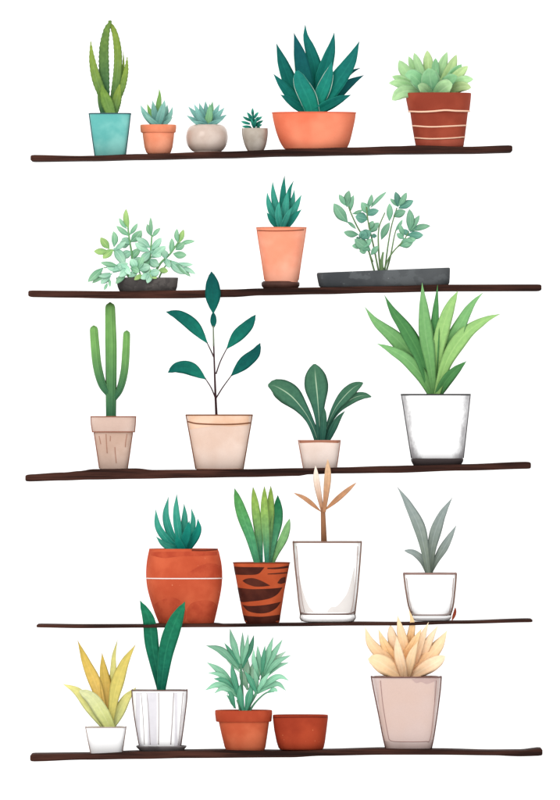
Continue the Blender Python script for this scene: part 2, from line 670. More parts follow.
ALO3 = leaf_mat('aloe_leaf_deep', (62, 104, 72), (100, 128, 62), None, 0, (74, 116, 62), 0.45, var=0.1)
rosette(t, [
    ([(122.8, 50), (123.4, 60), (122.6, 72), (119, 88), (114.5, 112)], 4.2, 'blade', ALO),
    ([(127.2, 56), (126, 70), (122.5, 84), (117.5, 98), (114, 112)], 7.5, 'blade', ALO, dict(teeth=0.6, n=34)),
    ([(108.5, 20.5), (114.3, 32), (117.6, 50), (117.6, 70), (115, 90), (111.5, 112)], 8.2, 'tongue', ALO, dict(teeth=0.5, n=44)),
    ([(111, 20.5), (106.8, 30), (104, 48), (104, 70), (104.8, 92), (106, 112)], 10.2, 'tongue', ALO3, dict(teeth=0.8, n=44)),
    ([(90.6, 40.4), (92.2, 60), (96.5, 79), (102.5, 95), (108, 112)], 9.2, 'blade', ALO, dict(teeth=0.5, n=34)),
    ([(100.5, 88), (102.5, 100), (104.5, 113)], 10, 'tongue', ALO3, dict(n=20)),
    ([(119.8, 84), (117, 98), (113.5, 113)], 10, 'blade', ALO, dict(teeth=0.5, n=24)),
    ([(101.5, 85), (105, 97), (111, 113.5)], 11.5, 'blade', ALO2, dict(teeth=0.5, n=24)),
], d0=(5, -6), d1=(8, -9), fold=0.12, thick=0.16)

# --- small agave in rimmed terracotta pot
t = Thing('potted_succulent', 'blue green succulent with one tall bud, in small peach terracotta pot with rim', 'potted plant', 158.3, 154.4)
TC = clay_mat('peach_terracotta', (240, 146, 110), (253, 168, 134), scale=16)
TCR = clay_mat('peach_terracotta_rim', (226, 132, 96), (244, 156, 120), scale=16)
sf = Surf([(130.5, 142.2, 174.4), (138, 143, 173.8), (147, 144.3, 172.6), (152.5, 146.2, 170.8), (154.4, 148.2, 169)], 2.3, 1, 22)
pot = sf.build(2, 'pot', TC, t, floor_y=146)
rm = Surf([(124.7, 140.2, 176.2), (128, 140.2, 176.2), (132.8, 140.8, 175.6)], 2.3, 1, 22)
rm.build(3, 'rim', TCR, t, pot, floor_y=132, lip=0.8)
rm.disc(127.5, 3, 'soil', SOIL, t)
SB = leaf_mat('blue_green_leaf', (92, 148, 140), (128, 176, 164), (160, 200, 190), 0.3, (150, 196, 184), 0.25)
SG = leaf_mat('bud_leaf', (112, 160, 110), (122, 164, 84), (150, 190, 120), 0.3, None, 0.2)
rosette(t, [
    ([(159, 88), (159.5, 95), (158.5, 106), (158, 124)], 6.2, 'lance', SG),
    ([(147, 103.5), (150, 112), (155, 124)], 5.6, 'agave', SG),
    ([(167.2, 104), (166, 113), (161, 124)], 5.6, 'agave', SB),
    ([(172.6, 106.5), (169.5, 116), (162, 125)], 5.3, 'agave', SB),
    ([(152.5, 100.5), (154, 110), (157, 124)], 6.9, 'agave', SB),
    ([(140.4, 105), (145, 114), (154, 125)], 6.5, 'agave', SB),
    ([(172.8, 117), (168, 121.5), (161, 126)], 4.3, 'agave', SB),
    ([(164.8, 100), (162.5, 110), (158.5, 125)], 8.2, 'agave', SB),
    ([(144.5, 113), (150, 120), (157, 126)], 5.6, 'agave', SB),
], d0=(5, -5), d1=(9, -9), thick=0.16)

# --- rosette in the round pot
t = Thing('potted_succulent', 'spiky blue green rosette in round glossy beige pot', 'potted plant', 207.5, 152.4)
BG = clay_mat('beige_ceramic', (196, 174, 160), (214, 196, 184), scale=14, rough=0.28, spec=0.5, bump=0.03)
sf = Surf([(124.6, 193, 221.5), (126.6, 189.6, 224.6), (131, 187, 227), (138, 185.9, 227.9), (145, 187.3, 226.4), (150, 191, 223), (152.4, 194.5, 219.5)], 2, 1, 24, smooth=True)
pot = sf.build(2, 'pot', BG, t, floor_y=134)
sf.disc(126.5, 2, 'soil', SOIL, t)
SB2 = leaf_mat('slate_green_leaf', (84, 140, 136), (122, 172, 164), (160, 200, 190), 0.35, (152, 196, 188), 0.25)
SG2 = leaf_mat('soft_green_leaf', (120, 168, 120), (116, 168, 130), (160, 200, 150), 0.35, None, 0.2)
rosette(t, [
    ([(205.3, 100.4), (206, 110), (207, 124)], 6.0, 'agave', SB2),
    ([(212.6, 100.8), (211, 111), (208, 124)], 6.0, 'agave', SG2),
    ([(199, 102.5), (202, 112), (206, 124)], 6.0, 'agave', SB2),
    ([(219.8, 103.6), (215, 113), (209, 125)], 6.0, 'agave', SB2),
    ([(188, 106.3), (195, 114), (204, 125)], 6.0, 'agave', SB2),
    ([(224.6, 107.5), (218, 115), (210, 125)], 6.0, 'agave', SB2),
    ([(193.8, 103.8), (199, 114), (205, 125)], 5.6, 'agave', SB2),
    ([(227, 114.6), (220, 119), (211, 125.5)], 5.6, 'agave', SB2),
    ([(186.5, 115.5), (194, 120), (204, 125.6)], 5.3, 'agave', SB2),
    ([(209.8, 104), (209.5, 114), (207.5, 125.6)], 7.7, 'agave', SG2),
    ([(195, 112), (200, 119), (206, 126)], 6.5, 'agave', SB2),
    ([(223, 120), (217, 122), (209, 126)], 5.2, 'agave', SB2),
    ([(191, 121), (198, 123.5), (206, 126)], 4.7, 'agave', SB2),
], d0=(5, -5), d1=(11, -14), thick=0.16)

# --- tiny plant in taupe cup
t = Thing('potted_succulent', 'tiny deep green spiky plant in the smallest taupe cup', 'potted plant', 255, 151.2)
TP = clay_mat('taupe_ceramic', (178, 166, 152), (202, 192, 180), scale=22, rough=0.4, spec=0.3)
sf = Surf([(128.2, 242.6, 267.2), (133, 242.4, 267.4), (139, 243.4, 266.8), (146, 245.5, 265.3), (151.2, 248.2, 262.8)], 2.6, 1, 22, smooth=True)
pot = sf.build(1.4, 'pot', TP, t, floor_y=142)
sf.sides(0.32, plain('taupe_edge', (150, 134, 120)), t, pot)
sf.disc(130, 1.4, 'soil', SOIL, t)
DG = leaf_mat('deep_teal_leaf', (26, 104, 92), (52, 146, 126), None, 0, None, 0.25)
st = t.tube('stem', [(254.5, 131), (254, 120), (252.8, 112)], [1.1, 0.9, 0.5], plain('teal_stem', (24, 92, 78)))
for (x, y, bx, by) in [(252.6, 108.6, 253, 116), (247.4, 112.8, 252, 118), (258.2, 112.6, 254.5, 118), (243.4, 117, 251, 121), (261.8, 117.2, 256, 121),
                       (241.6, 121.6, 250, 124), (262.6, 120.8, 256, 124), 
                       (242.6, 126.4, 251, 127), (261.6, 124.8, 256, 126), (248.6, 116.4, 253, 124), (258, 117, 254.4, 124),
                       (252.4, 114.6, 253.6, 124), (251.2, 119.5, 254, 128), (256.2, 119.8, 254.6, 128),
                       (246.4, 127.4, 252, 128.6), (259.8, 127.4, 256, 128.6)]:
    t.leaf([(x + (x - bx) * .12, y + (y - by) * .12), ((x + bx) / 2 + random.uniform(-.5, .5), (y + by) / 2), (bx, by)], 2.9, 'agave', DG, d0=random.uniform(-1, 1), d1=random.uniform(-7, 5), n=8, parent=st, thick=.2)

# --- big dark agave in the orange bowl
t = Thing('potted_agave', 'big dark teal agave with broad pointed leaves in wide orange bowl', 'potted plant', 314.5, 149)
OR = clay_mat('orange_clay', (228, 116, 84), (246, 146, 112), scale=7)
sf = Surf([(112.3, 272, 356), (120, 273.2, 355), (132, 276.2, 352.4), (142, 280, 349.8), (149.4, 284.5, 346.5)], 2.3, 1, 29, smooth=True)
pot = sf.build(2.4, 'pot', OR, t, floor_y=130)
sf.hoop(112.8, 0.4, plain('orange_lip', (222, 104, 74)), t, pot)
sf.disc(116, 2.4, 'soil', SOIL, t)
A1 = leaf_mat('agave_leaf', (14, 112, 98), (20, 96, 92), (30, 132, 114), 0.25, (44, 150, 130), 0.3, var=0.15)
A2 = leaf_mat('agave_leaf_front', (28, 136, 116), (30, 122, 112), (60, 160, 140), 0.2, (110, 190, 170), 0.3, var=0.1)
A3 = leaf_mat('agave_leaf_dark', (12, 98, 90), (18, 82, 88), None, 0, (24, 116, 104), 0.3, var=0.12)
PE = plain('pale_leaf_edge', (196, 226, 212), 0.5, vary=0.1)
rosette(t, [
    ([(305.3, 24), (305.8, 36), (310.5, 50), (316, 72), (317, 110)], 14, 'agave', A1),
    ([(360.8, 67.3), (349, 73), (338, 84), (322, 108)], 8.5, 'agave', A3),
    ([(334.4, 32), (331.4, 48), (324.5, 72), (315, 110)], 15, 'agave', A1),
    ([(276.3, 43.1), (284, 66), (293, 88), (305, 111)], 14.5, 'agave', A1),
    ([(364, 75), (350, 83), (337, 94), (320, 111)], 11.5, 'agave', A3),
    ([(294, 33), (299, 52), (304, 75), (310, 111)], 17, 'agave', A3, dict(hem=[(1, .3, .85, .4, PE)])),
    ([(273.4, 74), (284, 87), (302, 109)], 10.5, 'agave', A1),
    ([(359.3, 41.6), (350, 62), (335, 84), (317, 111)], 17, 'agave', A1),
    ([(332, 62), (327, 80), (315, 110)], 14, 'agave', A2, dict(hem=[(-1, .35, .8, .32, PE), (1, .5, .9, .25, PE)])),
    ([(280.4, 95), (292, 102), (306, 112)], 9.5, 'agave', A1),
    ([(351, 95.2), (338, 100.5), (316, 112)], 10.5, 'agave', A1),
    ([(296.6, 71.5), (301, 84), (308, 98), (313, 113.5)], 17.5, 'tongue', A2, dict(twist=0.2, hem=[(-1, .05, .7, .3, PE), (1, .3, .9, .25, PE)])),
], d0=(8, -8), d1=(16, -18), fold=0.12)

# --- pale rosette in the banded brick pot
t = Thing('potted_rosette', 'pale green rosette of rounded leaves in brick red pot with cream rings', 'potted plant', 440, 149.4)
BR = clay_mat('brick_clay', (142, 60, 43), (166, 76, 55), scale=10)
BR2 = clay_mat('brick_clay_low', (160, 72, 54), (184, 92, 72), scale=14)
CRM = plain('cream_line', (244, 200, 172), 0.7)
sf = Surf([(108, 410, 468.2), (112.5, 410.2, 468), (126.5, 412.2, 466.3), (138.5, 414.2, 464.8), (147, 416, 463.4), (149.4, 418, 461.6)], 2.4, 1, 23.5)
pot = sf.build(2.4, 'pot', BR, t, floor_y=136)
rm = Surf([(93, 405.6, 471.3), (100, 406.2, 470.8), (112.3, 408.6, 469.4)], 2.4, 1, 27.6)
rm.build(4, 'rim', BR, t, pot, floor_y=111, lip=0.8)
rm.line([(408.8, 111.6), (420, 112.3), (432, 111.9), (445, 110.8), (456, 111.4), (469.2, 111.4)], 0.8, CRM, t, pot, 'cream_ring')
sf.line([(412.6, 126), (430, 127.3), (450, 126.6), (466, 125.6)], 0.7, CRM, t, pot, 'cream_ring')
sf.line([(414.6, 138), (430, 139.2), (450, 138.6), (464.6, 137.2)], 0.65, CRM, t, pot, 'cream_ring')
sf.band([(415.2, 140, 148.6), (440, 140.4, 149.2), (464, 139, 148.4)], BR2, t, pot, 'lower_band')
rm.disc(96.5, 4, 'soil', SOIL, t)
R1 = leaf_mat('pale_leaf', (132, 180, 130), (170, 206, 154), (194, 222, 178), 0.35, (186, 216, 170), 0.2, var=0.12)
R2 = leaf_mat('pale_leaf_front', (102, 160, 120), (140, 190, 142), (166, 208, 164), 0.3, (170, 210, 166), 0.2, var=0.12)
R3 = leaf_mat('pale_leaf_yellow', (150, 186, 122), (182, 206, 148), (206, 226, 180), 0.35, None, 0.2, var=0.1)
rosette(t, [
    ([(427.5, 50), (428.5, 64), (431, 92)], 11, 'round', R3),
    ([(408.8, 56), (414, 68), (425, 90)], 8, 'round', R1),
    ([(414.3, 52.6), (419, 66), (428, 90)], 9, 'round', R1),
    ([(447.3, 51.8), (443, 64), (436, 92)], 10, 'strap', R1),
    ([(435.6, 58), (435.5, 72), (434, 92)], 9, 'round', R2),
    ([(456.6, 54.6), (450, 70), (438, 92)], 10.5, 'strap', R3),
    ([(399.2, 60.3), (406, 72), (424, 92)], 13, 'round', R1),
    ([(461.8, 64.4), (453, 74), (440, 92)], 9, 'round', R2),
    ([(467.8, 66.2), (458, 75), (441, 93)], 10.5, 'round', R3),
    ([(392, 76.6), (402, 80), (424, 93)], 9, 'round', R1),
    ([(473.2, 79.6), (461, 81), (442, 93)], 10, 'round', R1),
    ([(388.6, 83.4), (400, 84), (424, 93)], 10, 'strap', R1),
    ([(471, 88), (460, 87), (443, 94)], 11, 'round', R3),
    ([(457, 76.6), (449, 81), (438, 94)], 13, 'round', R2),
    ([(391.8, 100.6), (404, 92), (426, 92)], 13, 'round', R1),
    ([(404.6, 76), (414, 77), (429, 94)], 15, 'round', R2),
    ([(428, 69), (430, 79), (433, 95)], 19, 'round', R2, dict(twist=0.1)),
    ([(417.6, 86), (423, 89), (431, 96)], 11, 'round', R1),
    ([(452, 85), (445, 87.6), (436, 96)], 16, 'round', R1),
], d0=(9, -12), d1=(16, -31), thick=0.12, fold=0.17)

# ================================================================== ROW 2
# --- jade bush in the grey tray
t = Thing('potted_jade_plant', 'bushy mint green jade plant spilling over short dark grey tray', 'potted plant', 147, 291.4)
GT = clay_mat('grey_stoneware', (74, 70, 69), (98, 93, 90), (60, 57, 57), 0.5, 18, speck=(140, 134, 128))
sf = Surf([(277.6, 116, 178.2), (280, 116.2, 178), (287, 117.6, 177.2), (291.6, 119.6, 175.6)], 4, 0.62, 22)
pot = sf.build(2, 'tray', GT, t, floor_y=288)
sf.disc(279.5, 2, 'soil', SOIL, t)
J1 = leaf_mat('mint_leaf', (132, 182, 156), (168, 210, 184), (194, 226, 206), 0.5, None, 0.15, var=0.14)
J2 = leaf_mat('sage_leaf', (108, 160, 126), (138, 184, 148), (180, 214, 186), 0.5, None, 0.15, var=0.14)
J3 = leaf_mat('lime_leaf', (128, 172, 104), (158, 190, 118), (190, 214, 140), 0.5, None, 0.15, var=0.1)
JS = plain('jade_stem', (120, 172, 116), 0.6)


def spray(t, pts, r, mat, leaves, d=(0, 0), drange=4, n=10, thick=0.1, prof='ellip'):
    """a stem with its leaves as sub-parts; leaves: (tip, base, width, material)"""
    dd = [d[0] + (d[1] - d[0]) * i / (len(pts) - 1) for i in range(len(pts))]
    st = t.tube('stem', pts, r, mat, dd, seg=7)
    for k, (tp, bs, w, m) in enumerate(leaves):
        dm = d[1] + random.uniform(-0.6, 0.4) * drange
        ln = math.hypot(tp[0] - bs[0], tp[1] - bs[1])
        bend = random.uniform(-.07, .07) * ln
        mx = (tp[0] + bs[0]) / 2 + bend * (tp[1] - bs[1]) / max(1, ln)
        my = (tp[1] + bs[1]) / 2 - bend * (tp[0] - bs[0]) / max(1, ln)
        t.leaf([tp, (mx, my), bs], w, prof, m, d0=d[1], d1=dm - 1.5, n=n, parent=st, thick=thick)
    return st


spray(t, [(134, 280), (132, 256), (129.5, 240), (128, 228)], [1.3, 0.9], JS, [
    ((126, 209), (128.5, 229), 6, J3), ((119, 218), (126.8, 229), 4.2, J2), ((116.4, 226), (129.5, 236), 5.4, J2), ((137.6, 223.4), (129.4, 235), 4.4, J2),
    ((141.6, 230.6), (130.6, 242), 9, J2), ((119, 245.5), (130.5, 243), 9, J1), ((121.5, 239), (131, 243), 7, J1), ((140.5, 249), (131, 259), 7.5, J2),
    ((121, 258), (132, 252), 8.5, J1), ((140, 257), (132.5, 266), 8, J1)], (2, 1))
spray(t, [(147.5, 280), (149.6, 262), (151, 247), (152, 235)], [1.4, 0.8], JS, [
    ((150.6, 217.3), (151.8, 235.5), 3.8, J2), ((147.4, 224), (151, 236), 4.8, J2), ((160.4, 228.2), (152.4, 237), 4.4, J2), ((136, 237.6), (150.6, 248), 7.4, J1),
    ((161.4, 237.8), (151, 250), 7, J1), ((134.8, 242.6), (149.6, 251.5), 7.4, J1), ((165.5, 246), (151, 258), 9, J1), ((141, 262.5), (150.4, 252), 8, J1),
    ((161, 257), (150, 250), 10, J1), ((139.6, 267), (149.6, 258), 9, J2), ((159, 266), (149.4, 259), 9, J1)], (0, -2))
spray(t, [(152, 279), (160, 264), (170.5, 253.5), (178.4, 242)], [1.5, 0.8], JS, [
    ((171.8, 238.2), (170.4, 253.5), 5.4, J2), ((177, 228.8), (178, 243), 5, J2), ((183.6, 229.6), (179, 243), 5.6, J3), ((194.8, 241.2), (179, 245), 4.4, J2),
    ((184.8, 243.2), (175.6, 250), 7.2, J2), ((186.6, 255), (173, 253.6), 7.4, J2), ((165, 250), (165.4, 259), 7, J1), ((172.8, 262), (163, 261.5), 6, J1)], (0, -2))
spray(t, [(158, 280), (164, 268), (171, 261)], [1.0, 0.7], JS, [
    ((187, 274), (168.6, 260), 9.4, J1), ((195.4, 274), (181, 267), 4.6, J1), ((193, 264.6), (178, 263), 4.4, J1), ((190.4, 276.6), (176, 264), 5, J2),
    ((168.2, 271.6), (158.5, 270), 6.2, J3), ((170, 268), (166, 258), 6, J1)], (-3, -8))
spray(t, [(131, 281), (122, 266), (113.6, 250)], [1.1, 0.6], JS, [
    ((100.6, 237.6), (109.4, 249), 7.6, J3), ((94, 251.4), (107.6, 250.6), 6.6, J3), ((103, 258.6), (113.4, 249.6), 7.6, J3), ((113.6, 231.4), (114, 247), 6.6, J2),
    ((124.6, 264.5), (113.8, 248), 10, J1), ((126, 241.5), (114.4, 250.5), 5.4, J1)], (-1, -4))
spray(t, [(134, 282), (126, 272), (112, 268), (104, 268)], [1.0, 0.5], JS, [
    ((88.2, 282), (103.4, 268), 7.6, J2), ((92.4, 283.4), (110.6, 273), 5.4, J2), ((101, 262.8), (118, 266), 5.2, J2), ((104.6, 290.4), (107.6, 283), 3, J2),
    ((110.4, 287.2), (109.6, 279), 3, J2), ((101, 284), (111, 276), 7, J1), ((128.4, 263.5), (113, 273), 8, J1), ((98.8, 276.4), (112.6, 274), 5, J1),
    ((106, 266), (120, 270), 7, J1), ((119.6, 277), (128, 268), 7.4, J1), ((130.5, 275), (121, 264), 7, J1), ((116, 284), (126.4, 274), 6, J2)], (-6, -19))
spray(t, [(142, 282), (139.6, 272), (136, 266)], [0.9, 0.6], JS, [
    ((131, 259), (136.6, 269), 8.4, J1), ((139.4, 272.4), (130.6, 268), 7.4, J2), ((150.6, 266), (138.6, 270.4), 9.4, J1), ((143.6, 257), (138.6, 269.4), 7, J2),
    ((129, 277), (138, 271), 6.4, J1), ((153, 271.5), (141, 271), 8, J1)], (-10, -16))
spray(t, [(148, 282), (149.4, 276), (150.6, 271)], [0.9, 0.6], JS, [
    ((147.4, 283.4), (151, 272.6), 6.6, J1), ((159.6, 271), (150, 273.4), 8.4, J1), ((141, 279), (150, 275), 6.6, J1), ((157, 278.6), (150, 274), 5, J3),
    ((134.4, 280), (143.6, 275.5), 5, J3)], (-12, -20))

# --- salmon pot on its saucer
t = Thing('saucer', 'round dark brown saucer under the tall salmon pot', 'saucer', 280.5, 289)
SAU = clay_mat('brown_saucer', (66, 42, 37), (92, 62, 54), scale=14, rough=0.5)
sa = Surf([(281.2, 262.6, 298.2), (282.5, 261.4, 299.6), (285.5, 261.4, 299.6), (288, 263, 298), (289.2, 265, 296)], 2.2, 1, 22)
o = sa.build(2, 'dish', SAU, t, floor_y=284, lip=0.8)
t = Thing('potted_agave', 'upright teal agave in tall salmon pink pot on a saucer', 'potted plant', 281.5, 284)
SAL = clay_mat('salmon_clay', (246, 152, 120), (255, 182, 154), scale=9)
SALE = plain('salmon_edge', (222, 128, 94))
sf = Surf([(227.2, 256.6, 306.2), (229, 256.8, 306), (262, 262, 300.9), (284, 265.2, 297.8)], 2.8, 1, 24)
pot = sf.build(2.2, 'pot', SAL, t, floor_y=250)
sf.hoop(227.8, 0.45, SALE, t, pot)
sf.line([(257.6, 230.6), (270, 231.2), (290, 231), (303.6, 230)], 0.45, plain('rim_brown_line', (150, 84, 60)), t, pot, 'rim_line')  # thin brown line drawn just below the rim
sf.sides(0.35, SALE, t, pot, y1=280)
sf.disc(229.5, 2.2, 'soil', SOIL, t)
G1 = leaf_mat('teal_leaf', (44, 126, 114), (60, 150, 132), (104, 176, 158), 0.3, (96, 176, 156), 0.25, var=0.16)
G2 = leaf_mat('teal_leaf_deep', (30, 112, 102), (36, 128, 112), None, 0, (64, 150, 132), 0.25, var=0.12)
rosette(t, [
    ([(284.6, 175), (283.4, 188), (282.6, 208), (282, 226)], 7.2, 'agave', G2),
    ([(293.8, 180.2), (289, 193), (285, 226)], 6.3, 'agave', G2),
    ([(272.6, 181.2), (273.4, 194), (276.6, 210), (279.5, 226)], 7.2, 'agave', G1),
    ([(294.4, 189.5), (292.4, 202), (285.5, 226)], 6.8, 'agave', G1),
    ([(267, 192.2), (269.6, 206), (278, 226)], 7.0, 'agave', G1),
    ([(301.6, 194.6), (296, 206), (285, 227)], 7.6, 'agave', G1),
    ([(287.8, 190), (285.6, 206), (282.5, 227)], 8.1, 'agave', G1),
    ([(301.6, 209.4), (294, 217), (285.5, 228)], 6.7, 'agave', G2),
    ([(266.6, 212.4), (272, 220), (279.5, 228)], 6.8, 'agave', G2),
    ([(279.2, 201.6), (278.4, 213), (281, 228)], 7.6, 'agave', G1),
    ([(292, 207), (287, 217), (282.5, 228)], 5.9, 'agave', G1),
], d0=(6, -6), d1=(8, -10), thick=0.12)

# --- shrub in the long trough
t = Thing('potted_shrub', 'loose leafy shrub with thin stems in long dark grey trough', 'potted plant', 383, 287.2)
GR = clay_mat('slate_trough', (66, 69, 72), (88, 91, 93), (104, 108, 110), 0.45, 11, speck=(134, 138, 138))
sf = Surf([(270.2, 316.8, 450), (273, 316.8, 450), (280, 318, 449.8), (284.6, 319, 449.4), (286.9, 321.6, 447.5)], 5, 0.35, 22)
pot = sf.build(2.5, 'trough', GR, t, floor_y=282, lip=1.0, n=96)
for v in pot.data.vertices:      # the trough was cut by hand: its top runs a little uphill to the right
    hgt = max(0.0, min(1.0, (v.co.z) / (16 * S)))
    v.co.z += (v.co.x / (66 * S)) * (1.3 + 1.3 * hgt) * S - 0.1 * S
sd = sf.disc(274.6, 2.5, 'soil', SOIL, t)
for v in sd.data.vertices:
    v.co.z += (v.co.x / (66 * S)) * 2.2 * S
K1 = leaf_mat('sage_shrub_leaf', (98, 148, 120), (126, 172, 142), (156, 196, 168), 0.4, None, 0.2, var=0.16)
K2 = leaf_mat('deep_sage_leaf', (76, 128, 112), (102, 152, 134), (134, 178, 158), 0.4, None, 0.2, var=0.14)
KS = plain('shrub_stem', (112, 142, 96))
spray(t, [(375, 273), (366.5, 244), (357, 226), (351, 213), (348.4, 206)], [1.0, 0.9, 0.7], KS, [
    ((334, 203.4), (347.6, 222.4), 10.5, K1), ((339, 194.6), (345.6, 205.6), 5.6, K1), ((349.2, 190.5), (347, 207), 7.2, K1), ((353.6, 195.2), (350, 212), 5.6, K1),
    ((362.6, 210), (352.4, 213.8), 3.6, K1), ((356, 229), (347, 221.5), 3.4, K1), ((343.8, 232), (358.6, 234.5), 6.9, K1), ((356.8, 236.6), (360, 243.5), 4.5, K2)], (3, 4))
spray(t, [(379, 273), (373.6, 246), (368.6, 224), (366.4, 207)], [1.0, 0.7], KS, [
    ((361.4, 202.4), (368.6, 214.5), 8.3, K1), ((371.8, 194.4), (367.2, 208.6), 5.2, K1), ((386.5, 191.8), (370.4, 208), 4.0, K1), ((378.8, 210.6), (366.4, 215.4), 7.4, K2),
    ((373.5, 221), (368.8, 229), 5.5, K1), ((355.4, 216.6), (367.8, 219.2), 10.8, K2)], (0, -1))
spray(t, [(373, 262), (367, 248), (361, 240)], [0.8, 0.6], KS, [
    ((354.6, 239), (370.6, 250.6), 10.5, K1), ((370.8, 231.4), (361.6, 238.6), 10.1, K2), ((361.6, 230.6), (364, 240.4), 9.0, K2), ((359.4, 251.5), (366.6, 249.6), 6.7, K1),
    ((378, 246), (371, 255), 6, K1), ((352, 246), (362, 247), 6, K1), ((371.6, 239), (364, 248), 6.3, K1)], (-1, -4))
spray(t, [(380.6, 273), (378.6, 248), (379, 228), (385, 212.6)], [1.1, 0.6], KS, [
    ((374.6, 223), (371.4, 232.4), 9.0, K1), ((379, 222.6), (369.6, 232), 6.7, K1), ((371, 236.6), (377, 236), 4.5, K2), ((389.6, 222.6), (381.4, 239.6), 7.2, K1),
    ((389.6, 203.4), (389.4, 221), 6.5, K1)], (-1, -1))
spray(t, [(384.6, 273), (388, 246), (391.6, 226), (397, 207.6)], [0.9, 0.6], KS, [
    ((395.4, 191.8), (398, 207), 6.7, K2), ((406.6, 192.6), (398.4, 206), 6.0, K1), ((413.4, 200.6), (398.6, 208.4), 7.8, K2), ((390.2, 198.6), (397.2, 206.4), 4.0, K1),
    ((405.6, 211), (393.4, 216.8), 8.3, K1)], (2, 1))
spray(t, [(386, 273), (390.6, 256), (394, 238), (396, 230)], [1.0, 0.6], KS, [((402.6, 219.6), (395.2, 231.5), 3.6, K1)], (0, 0))
spray(t, [(384, 270), (389, 258), (396, 248.6), (401, 244.6)], [1.0, 0.6], KS, [((413.2, 241.8), (399.6, 246), 9.9, K1)], (-2, -4))
spray(t, [(398, 246.6), (404, 240), (409, 231.4)], [0.7, 0.6], KS, [
    ((409.4, 209.3), (409.4, 231), 8.3, K1), ((419.6, 215.4), (410, 231.2), 5.6, K1), ((430.2, 226), (411.4, 230.6), 6.3, K1), ((423.2, 235.2), (407.6, 234.6), 8.1, K2),
    ((403.2, 229.3), (408.6, 236.4), 5.6, K2), ((396.4, 233.6), (404, 239), 5.6, K1), ((416, 239.5), (405, 240), 6, K1), ((399.5, 224), (404, 236), 5, K1), ((416, 224), (410, 232), 5.6, K2)], (-4, -5))
t.tube('stem', [(382, 272), (381.6, 262), (383.2, 252)], [2.2, 1.6, 0.9], KS, -3)

# ================================================================== ROW 3
# --- cactus
t = Thing('potted_cactus', 'green cactus with two raised arms in rimmed beige pot', 'cactus', 113.4, 469)
BE = clay_mat('beige_clay', (198, 166, 148), (218, 190, 174), scale=11)
BER = clay_mat('beige_clay_rim', (206, 178, 164), (222, 198, 186), scale=11)
LB = plain('brown_edge', (152, 98, 78), 0.7)
sf = Surf([(428, 94, 132.8), (432, 94.3, 132.5), (450, 97, 130), (469.2, 99.8, 127.2)], 5, 1, 18)
pot = sf.build(2, 'pot', BE, t, floor_y=455)
sf.sides(0.5, LB, t, pot, y0=432.5, y1=468.5)
rm = Surf([(416.1, 91.2, 135.6), (424, 91.6, 135.2), (432.2, 92.8, 134.4)], 5, 1, 20)
rim = rm.build(3.4, 'rim', BER, t, pot, floor_y=431, lip=0.6)
rm.sides(0.5, LB, t, rim)
rm.hoop(416.6, 0.5, LB, t, rim)
rm.hoop(431.9, 0.5, LB, t, rim)
for (pts) in ([(106.2, 434), (106.8, 445), (107.4, 453)], [(115, 447), (115.6, 455), (116.4, 463)], [(127, 434), (125.6, 443), (125.4, 447)], [(99.4, 436), (101, 444)], [(110.6, 436), (110.4, 441)]):
    sf.line(pts, 0.34, plain('soft_streak', (178, 132, 112)), t, pot, 'painted_streak')
rm.disc(419, 3.4, 'soil', SOIL, t)
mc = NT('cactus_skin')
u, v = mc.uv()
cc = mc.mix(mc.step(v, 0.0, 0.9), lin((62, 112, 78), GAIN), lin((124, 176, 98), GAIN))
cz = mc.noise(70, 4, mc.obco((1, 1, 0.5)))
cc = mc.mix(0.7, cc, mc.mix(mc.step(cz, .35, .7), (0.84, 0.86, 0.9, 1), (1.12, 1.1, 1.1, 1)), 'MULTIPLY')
mc.l(cc, mc.b.inputs['Base Color'])
mc.b.inputs['Roughness'].default_value = 0.6
mc.b.inputs['Specular IOR Level'].default_value = 0.06
CACT = mc.m
SPN = plain('cactus_spine', (168, 186, 130), 0.7)


def cactus(name, pts, r, d=None):
    ob = t.tube(name, pts, r, CACT, d, n=46, seg=60, ribs=10, rib=0.07, dome=True)
    dd = d or [0] * len(pts)
    W = spline([P(a[0], a[1], q) for a, q in zip(pts, dd)], 30)
    V, F = [], []
    for i in range(4, 29):
        rad = (r[0] + (r[-1] - r[0]) * i / 30) * S * (0.7 if i > 27 else 1.05)
        tan = (W[i + 1] - W[i - 1]).normalized()
        ux = tan.cross(Vector((0, 1, 0))).normalized()
        uy = tan.cross(ux).normalized()
        for j in range(10):
            an = 2 * math.pi * j / 10
            di = ux * math.cos(an) + uy * math.sin(an)
            q = W[i] + di * rad * 0.98
            for s in (-1, 1):
                k = len(V)
                side = tan.cross(di)
                V += [q + side * 0.0003, q - side * 0.0003, q + tan * 0.0005, q + di * 0.0028 + tan * (0.0008 * s)]
                F += [(k, k + 1, k + 3), (k + 1, k + 2, k + 3), (k + 2, k, k + 3)]
    t.mesh('spines', V, F, SPN, ob, smooth=False)
    return ob


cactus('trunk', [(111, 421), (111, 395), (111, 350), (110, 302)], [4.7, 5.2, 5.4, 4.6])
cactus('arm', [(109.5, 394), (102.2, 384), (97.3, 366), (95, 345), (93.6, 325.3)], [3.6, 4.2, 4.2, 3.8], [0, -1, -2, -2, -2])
cactus('arm', [(113, 399), (119.8, 389), (124.2, 372), (125.9, 352), (126.8, 330.3)], [3.2, 3.6, 3.6, 3.2], [0, -1, -2, -2, -2])

